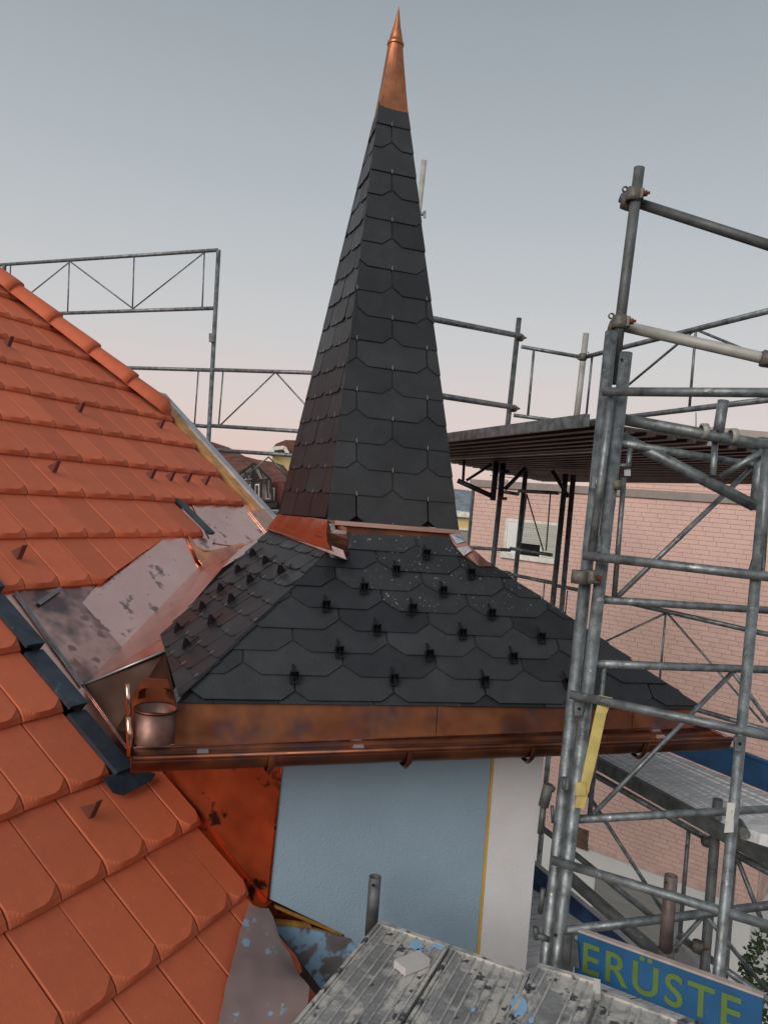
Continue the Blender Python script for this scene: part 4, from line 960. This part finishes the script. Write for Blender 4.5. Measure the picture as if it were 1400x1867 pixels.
attic = pbox(a0, PLn-.3, zpar, zpar+.62, 5.0, MORTAR, 'attic', -1.0)
pbox(a0-.05, PLn-.2, zpar+.62, zpar+.70, 5.2, COPING, 'attic_coping', -.95)
BH = .068; ab = MB(); r = 0
while r*BH < .55:
    x0 = a0-(r % 3)*BH
    while x0 < PLn-.35:
        xa, xb = max(a0, x0+.004), min(PLn-.3, x0+.261); p = PB+xd*xa+V((0, 0, zpar+r*.068+.004))-pn*1.0
        if xb > xa: ab.prism([p, p+xd*(xb-xa), p+xd*(xb-xa)+V((0, 0, .060)), p+V((0, 0, .060))], pn*.012)
        x0 += .265
    r += 1
    BH = .068
ab.build('brickwork', BRICKR, attic, kind='stuff')
# openings: shuttered window
def wcoord(x, y):
    q = pk(x, y)-PB; return q.dot(xd), q.z
wx0, wz1 = wcoord(927, 950); wx1, wz0 = wcoord(1011, 1019)
wins = [(wx0, wx1, wz0, wz1), (wx0+.45, wx1+.35, wz0-2.1, wz1-2.1)]
BH, BL_ = .068, .25
boxes = []
bm_b = MB()
rowN = int((zpar-.14-zbase)/BH)
cand = []
for r in range(rowN):
    z = zpar-.14-(r+1)*BH; off = (r % 3)*BL_/3 + (.04 if r % 2 else 0)
    i = -1
    while True:
        x0 = i*BL_+off; i += 1
        if x0 > PLn: break
        segs = [(max(0, x0+.0025), min(PLn, x0+BL_-.0025))]
        for w0, w1, z0, z1 in wins:
            if z+BH > z0-.085 and z < z1+.05:
                segs = [g for a, b in segs for g in ((a, min(b, w0-.05)), (max(a, w1+.05), b)) if g[1]-g[0] > .02] if any(b > w0-.05 and a < w1+.05 for a, b in segs) else segs
        for xa, xb in segs:
            if xb-xa < .02: continue
            c = PB+xd*((xa+xb)/2)+V((0, 0, z+BH/2)); x, y, d = pj(c)
            cand.append((1/d if -60 < x < 1460 and -60 < y < 1930 else 0, xa, xb, z, x, y))
# the nearest bricks that are really open to view become single parts
def openview(x, y): return x > 1090 and y > 1110
cand.sort(key=lambda c: -(c[0]+(10 if openview(c[4], c[5]) and c[0] > 0 else 0)))
fullme = None; nb3 = 0; jo = MB()
for c in cand:
    vis, xa, xb, z = c[:4]
    p = PB+xd*xa+V((0, 0, z+.0025)); L_ = xb-xa
    pts = [p+pn*.0, p+xd*L_, p+xd*L_+V((0, 0, BH-.005)), p+V((0, 0, BH-.005))]
    if nb3 < 296 and abs(L_-(BL_-.005)) < .002 and vis > 0:
        if fullme is None:
            mm = MB().prism(pts, pn*.012); fullme = mm.mesh('brick', p); fullme.materials.append(BRICK)
        o = bpy.data.objects.new('brick', fullme); COL.objects.link(o); o.parent = wallp; o.location = p-wloc(wallp); nb3 += 1
    else: jo.prism(pts, pn*.012)
jo.build('brickwork', BRICKR, wallp, kind='stuff')
for wi, (w0, w1, z0, z1) in enumerate(wins):
    wn = pbox(w0, w1, z0, z1, .02, GLASS, 'window', .004)
    f = .035
    for q_ in ((w0-.05, w0, z0-.05, z1+.05), (w1, w1+.05, z0-.05, z1+.05), (w0, w1, z1, z1+.05)): pbox(*q_, .05, FRAMEW, 'frame', .02, wn)
    pbox(w0-.08, w1+.08, z0-.085, z0, .09, FRAMEW, 'sill', .05, wn)
    pbox(w0+.002, w0+(w1-w0)*.30, z0+.002, z1-.002, .01, PLASTER, 'reveal', .012, wn)
    zs = z0+(z1-z0)*.36; ns = 9
    for j in range(ns): pbox(w0+(w1-w0)*.30, w1-.002, zs+(z1-zs)*j/ns+.001, zs+(z1-zs)*(j+1)/ns-.001, .01, SHUT, 'shutter_slat', .014, wn)
    pbox(w0+(w1-w0)*.72, w1-.002, z0+.002, zs-.003, .012, SHUT, 'curtain', .010, wn)
    pbox(w0+(w1-w0)*.70, w0+(w1-w0)*.73, z0+.002, zs-.003, .012, FRAMEW, 'mullion', .014, wn)
# plinth details: grey shutter and niche
g0, g1 = (pk(1083, 1600)-PB).dot(xd), (pk(1235, 1690)-PB).dot(xd); gz1 = pk(1085, 1590).z; gz0 = gz1-1.5
pbox(g0, g1, gz0, gz1, .02, GREYW, 'garage_shutter', -.03)
n0x = (pk(1062, 1522)-PB).dot(xd); nz = pk(1062, 1522).z
pbox(n0x-.1, n0x+.1, nz-.22, nz+.1, .02, mat('exposed_brown_masonry', (.12, .07, .05), .9, var=.4, scale=9), 'broken_niche', .016)
# neighbouring blocks seen above and left of the pink building
t = thing('grey_wall_block', 'pale grey low wall behind the scaffold foot at lower right', 'wall', V((at(1330, 1700, 7).x, at(1330, 1700, 7).y, 0)))
a_, b_ = at(1225, 1705, 7.5), at(1300, 1790, 6.6)
MB().prism([V((a_.x, a_.y, 0)), V((b_.x, b_.y, 0)), b_, a_], V((.2, .3, 0))).build('slab', mat('grey_concrete', (.3, .3, .29), .9, var=.12), t)
rb = thing('rooftop_block', 'beige rooftop block with antenna just above the raised deck', 'building', V((at(1300, 790, 30).x, at(1300, 790, 30).y, 0)))
def facing_box(x0, y0, x1, y1, d, dep, mt, nm, par):
    a, b, c, e = at(x0, y1, d), at(x1, y1, d), at(x1, y0, d), at(x0, y0, d); b.z = a.z; c.z = e.z
    return MB().prism([a, b, c, e], _fw*dep).build(nm, mt, par)
BEIGE = mat('beige_render', (.42, .36, .32), .9, var=.06)
facing_box(1232, 783, 1460, 960, 30, 8, BEIGE, 'wall', rb); facing_box(1228, 776, 1292, 783, 29.9, 6, mat('cream_edge', (.75, .66, .55), .8), 'parapet', rb); facing_box(1292, 778, 1400, 800, 29.5, 6, BEIGE, 'parapet', rb)
MB().tube(at(1268, 778, 29.8), at(1268, 752, 29.8), .02, seg=6).build('antenna', GALVD, rb)
yb_ = thing('yellow_apartment_house', 'yellow house sliver between spire and pink building', 'building', V((at(845, 960, 30).x, at(845, 960, 30).y, 0)))
facing_box(800, 935, 866, 1200, 30, 8, YWALL, 'wall', yb_); facing_box(798, 930, 868, 939, 29.8, 8.4, FRAMEW, 'cornice', yb_); facing_box(836, 968, 858, 990, 29.95, .2, GREYW, 'window', yb_); facing_box(834, 962, 860, 966, 29.9, .3, FRAMEW, 'sill', yb_)
an = thing('roof_antenna', 'spiky television antenna above the pink parapet', 'antenna', at(912, 880, 16))
MB().tube(at(908, 884, 16), at(911, 852, 16), .015, seg=6).build('mast', GALVD, an)
for y, x0, x1 in ((862, 896, 930), (867, 893, 935), (872, 899, 926), (858, 918, 945)): MB().tube(at(x0, y, 16), at(x1, y+4, 16), .008, seg=5).build('rod', GALVD, an)
for i, (x, y) in enumerate(((866, 0), (1010, 0))): pass
rw = thing('roof_railing', 'thin horizontal wire railing on the pink parapet', 'railing', pk(960, 880))
for y in (869, 862, 855): MB().tube(pk(950, y, -.4), pk(1090, y+8, -.4), .008, seg=5).build('wire', GALVD, rw)
# ================================================================== FAR HOUSES LEFT OF THE SPIRE
DH = 26.0
th_ = thing('half_timbered_house', 'half-timbered house with red tiled roof behind the verge', 'house', V((at(450, 900, DH).x, at(450, 900, DH).y, 0)))
fp_ = lambda x, y, o=0: at(x, y, DH+o)
MB().prism([fp_(360, 797, 3), fp_(388, 806, 3), fp_(424, 826, 3), fp_(470, 838, 3), fp_(498, 842, 3), fp_(528, 880, 2), fp_(530, 905, 1), fp_(380, 905, .0), fp_(360, 860, 0)], _fw*3).build('roof', FROOF, th_)
MB().prism([fp_(380, 900, .4), fp_(535, 900, .4), fp_(535, 1030, .4), fp_(380, 1030, .4)], _fw*4).build('wall', mat('dim_house_wall', (.12, .10, .09), .9), th_)
gab = MB().prism([fp_(436, 868, -.3), fp_(464, 848, -.3), fp_(489, 872, -.3), fp_(494, 912, -.3), fp_(462, 913, -.3), fp_(440, 912, -.3)], _fw*.3).build('dormer', INFILL, th_)
def fbar(x0, y0, x1, y1, wpx, o, mt, nm, par): MB().bar(fp_(x0, y0, o), fp_(x1, y1, o), wpx*DH/FPX, CF, .12).build(nm, mt, par)
for q_ in ((428, 871, 464, 845, 4), (464, 845, 493, 874, 4), (493, 872, 497, 914, 4), (436, 878, 492, 874, 3), (440, 876, 437, 912, 3), (461, 850, 462, 912, 3), (478, 874, 476, 912, 2.5), (485, 874, 489, 908, 2), (453, 862, 470, 878, 2.2), (474, 858, 480, 872, 2), (438, 911, 496, 913, 4), (445, 856, 452, 874, 2), (452, 880, 450, 910, 2.5)): fbar(*q_, -.45, TIMB, 'beam', gab)
MB().prism([fp_(455, 872, -.5), fp_(462, 852, -.5), fp_(472, 870, -.5)], _fw*.1).build('gable_board', TIMB, gab)
for x in (449, 465): 
    wn = MB().prism([fp_(x, 883, -.42), fp_(x+8, 882, -.42), fp_(x+8, 908, -.42), fp_(x, 908, -.42)], _fw*.1).build('window', FRAMEW, gab)
    MB().prism([fp_(x+1.6, 885, -.45), fp_(x+5.5, 884.6, -.45), fp_(x+5.5, 907, -.45), fp_(x+1.6, 907, -.45)], _fw*.05).build('pane', GLASS, wn)
MB().prism([fp_(496, 880, -.1), fp_(518, 878, -.1), fp_(516, 925, -.1), fp_(498, 920, -.1)], _fw*.6).build('shingle_wall', FROOF2, th_)
wn = MB().prism([fp_(493, 889, -.35), fp_(500, 889, -.35), fp_(499, 914, -.35), fp_(493, 914, -.35)], _fw*.2).build('window', FRAMEW, th_)
MB().prism([fp_(494.5, 892, -.37), fp_(498.5, 892, -.37), fp_(498, 912, -.37), fp_(494.5, 912, -.37)], _fw*.05).build('pane', mat('blue_grey_pane', (.12, .16, .2), .2), wn)
MB().prism([fp_(475, 918, -.6), fp_(505, 916, -.6), fp_(503, 925, -.6), fp_(475, 926, -.6)], _fw*.5).build('balcony', TIMB, th_)
DH2 = 34.0
yh = thing('yellow_gabled_house', 'yellow house with clipped brown roof left of the spire', 'house', V((at(520, 860, DH2).x, at(520, 860, DH2).y, 0)))
f2 = lambda x, y, o=0: at(x, y, DH2+o)
MB().prism([f2(497, 822), f2(520, 818), f2(560, 822), f2(560, 960), f2(493, 960)], _fw*5).build('wall', YWALL, yh)
MB().prism([f2(489, 828, -.3), f2(503, 809, -.3), f2(521, 802, -.3), f2(545, 803, -.3), f2(545, 826, -.3), f2(526, 826, -.3), f2(519, 816, -.3), f2(499, 818, -.3), f2(493, 830, -.3)], _fw*6).build('roof', FROOF, yh)
MB().bar(f2(492, 831, -.5), f2(500, 818, -.5), .15, CF, .2).build('barge_board', FRAMEW, yh); MB().bar(f2(500, 818, -.5), f2(519, 816, -.5), .15, CF, .2).build('barge_board', FRAMEW, yh); MB().bar(f2(519, 816, -.5), f2(526, 828, -.5), .15, CF, .2).build('barge_board', FRAMEW, yh)
lh = thing('pale_flat_building', 'low pale wall below the half-timbered house, right of the copper', 'building', V((at(505, 960, 20).x, at(505, 960, 20).y, 0)))
facing_box(470, 932, 540, 1100, 20, 3, mat('pale_green_wall', (.36, .38, .34), .9), 'wall', lh)
# wooded hill far off
m = MB(); nx_ = 60; rr = random.Random(5); hx0, hx1 = at(-1200, 920, 420), at(2600, 1000, 420); prev = None
for i in range(nx_+1):
    b_ = lerp(hx0, hx1, i/nx_); hgt_ = 14+8*noise.noise(V((i*.22, 3, 0)))+3*noise.noise(V((i*.9, 8, 0)))
    m.v += [V((b_.x, b_.y, -1)), V((b_.x, b_.y, hgt_+5))+_fw*60, V((b_.x, b_.y, hgt_))+_fw*160]
for i in range(nx_):
    for j in range(2): m.f.append([i*3+j, i*3+3+j, i*3+4+j, i*3+1+j]); m.sm.add(len(m.f)-1)
m.build('hills', HILL, kind='structure')
# shrub at the lower right corner
sh = thing('shrub', 'dark green shrub at the foot of the pink building, lower right', 'shrub', V((at(1400, 1790, 7.2).x, at(1400, 1790, 7.2).y, 0)))
c_ = at(1412, 1790, 7.2); m = MB(); rr = random.Random(2)
for i in range(900):
    v = V((rr.gauss(0, 1), rr.gauss(0, 1), rr.gauss(0, 1))).normalized()*rr.uniform(.4, 1)**.5
    p = c_+V((v.x*.32, v.y*.32, v.z*.5)); a = V((rr.gauss(0, 1), rr.gauss(0, 1), rr.gauss(0, 1))).normalized(); b = a.orthogonal().normalized()
    m.poly([p-a*.035, p+b*.018, p+a*.035, p-b*.018])
m.build('foliage', LEAF, sh, kind='stuff')
MB().tube(V((c_.x, c_.y, 0)), c_, .05, .02, seg=8).build('stem', BARK, sh)
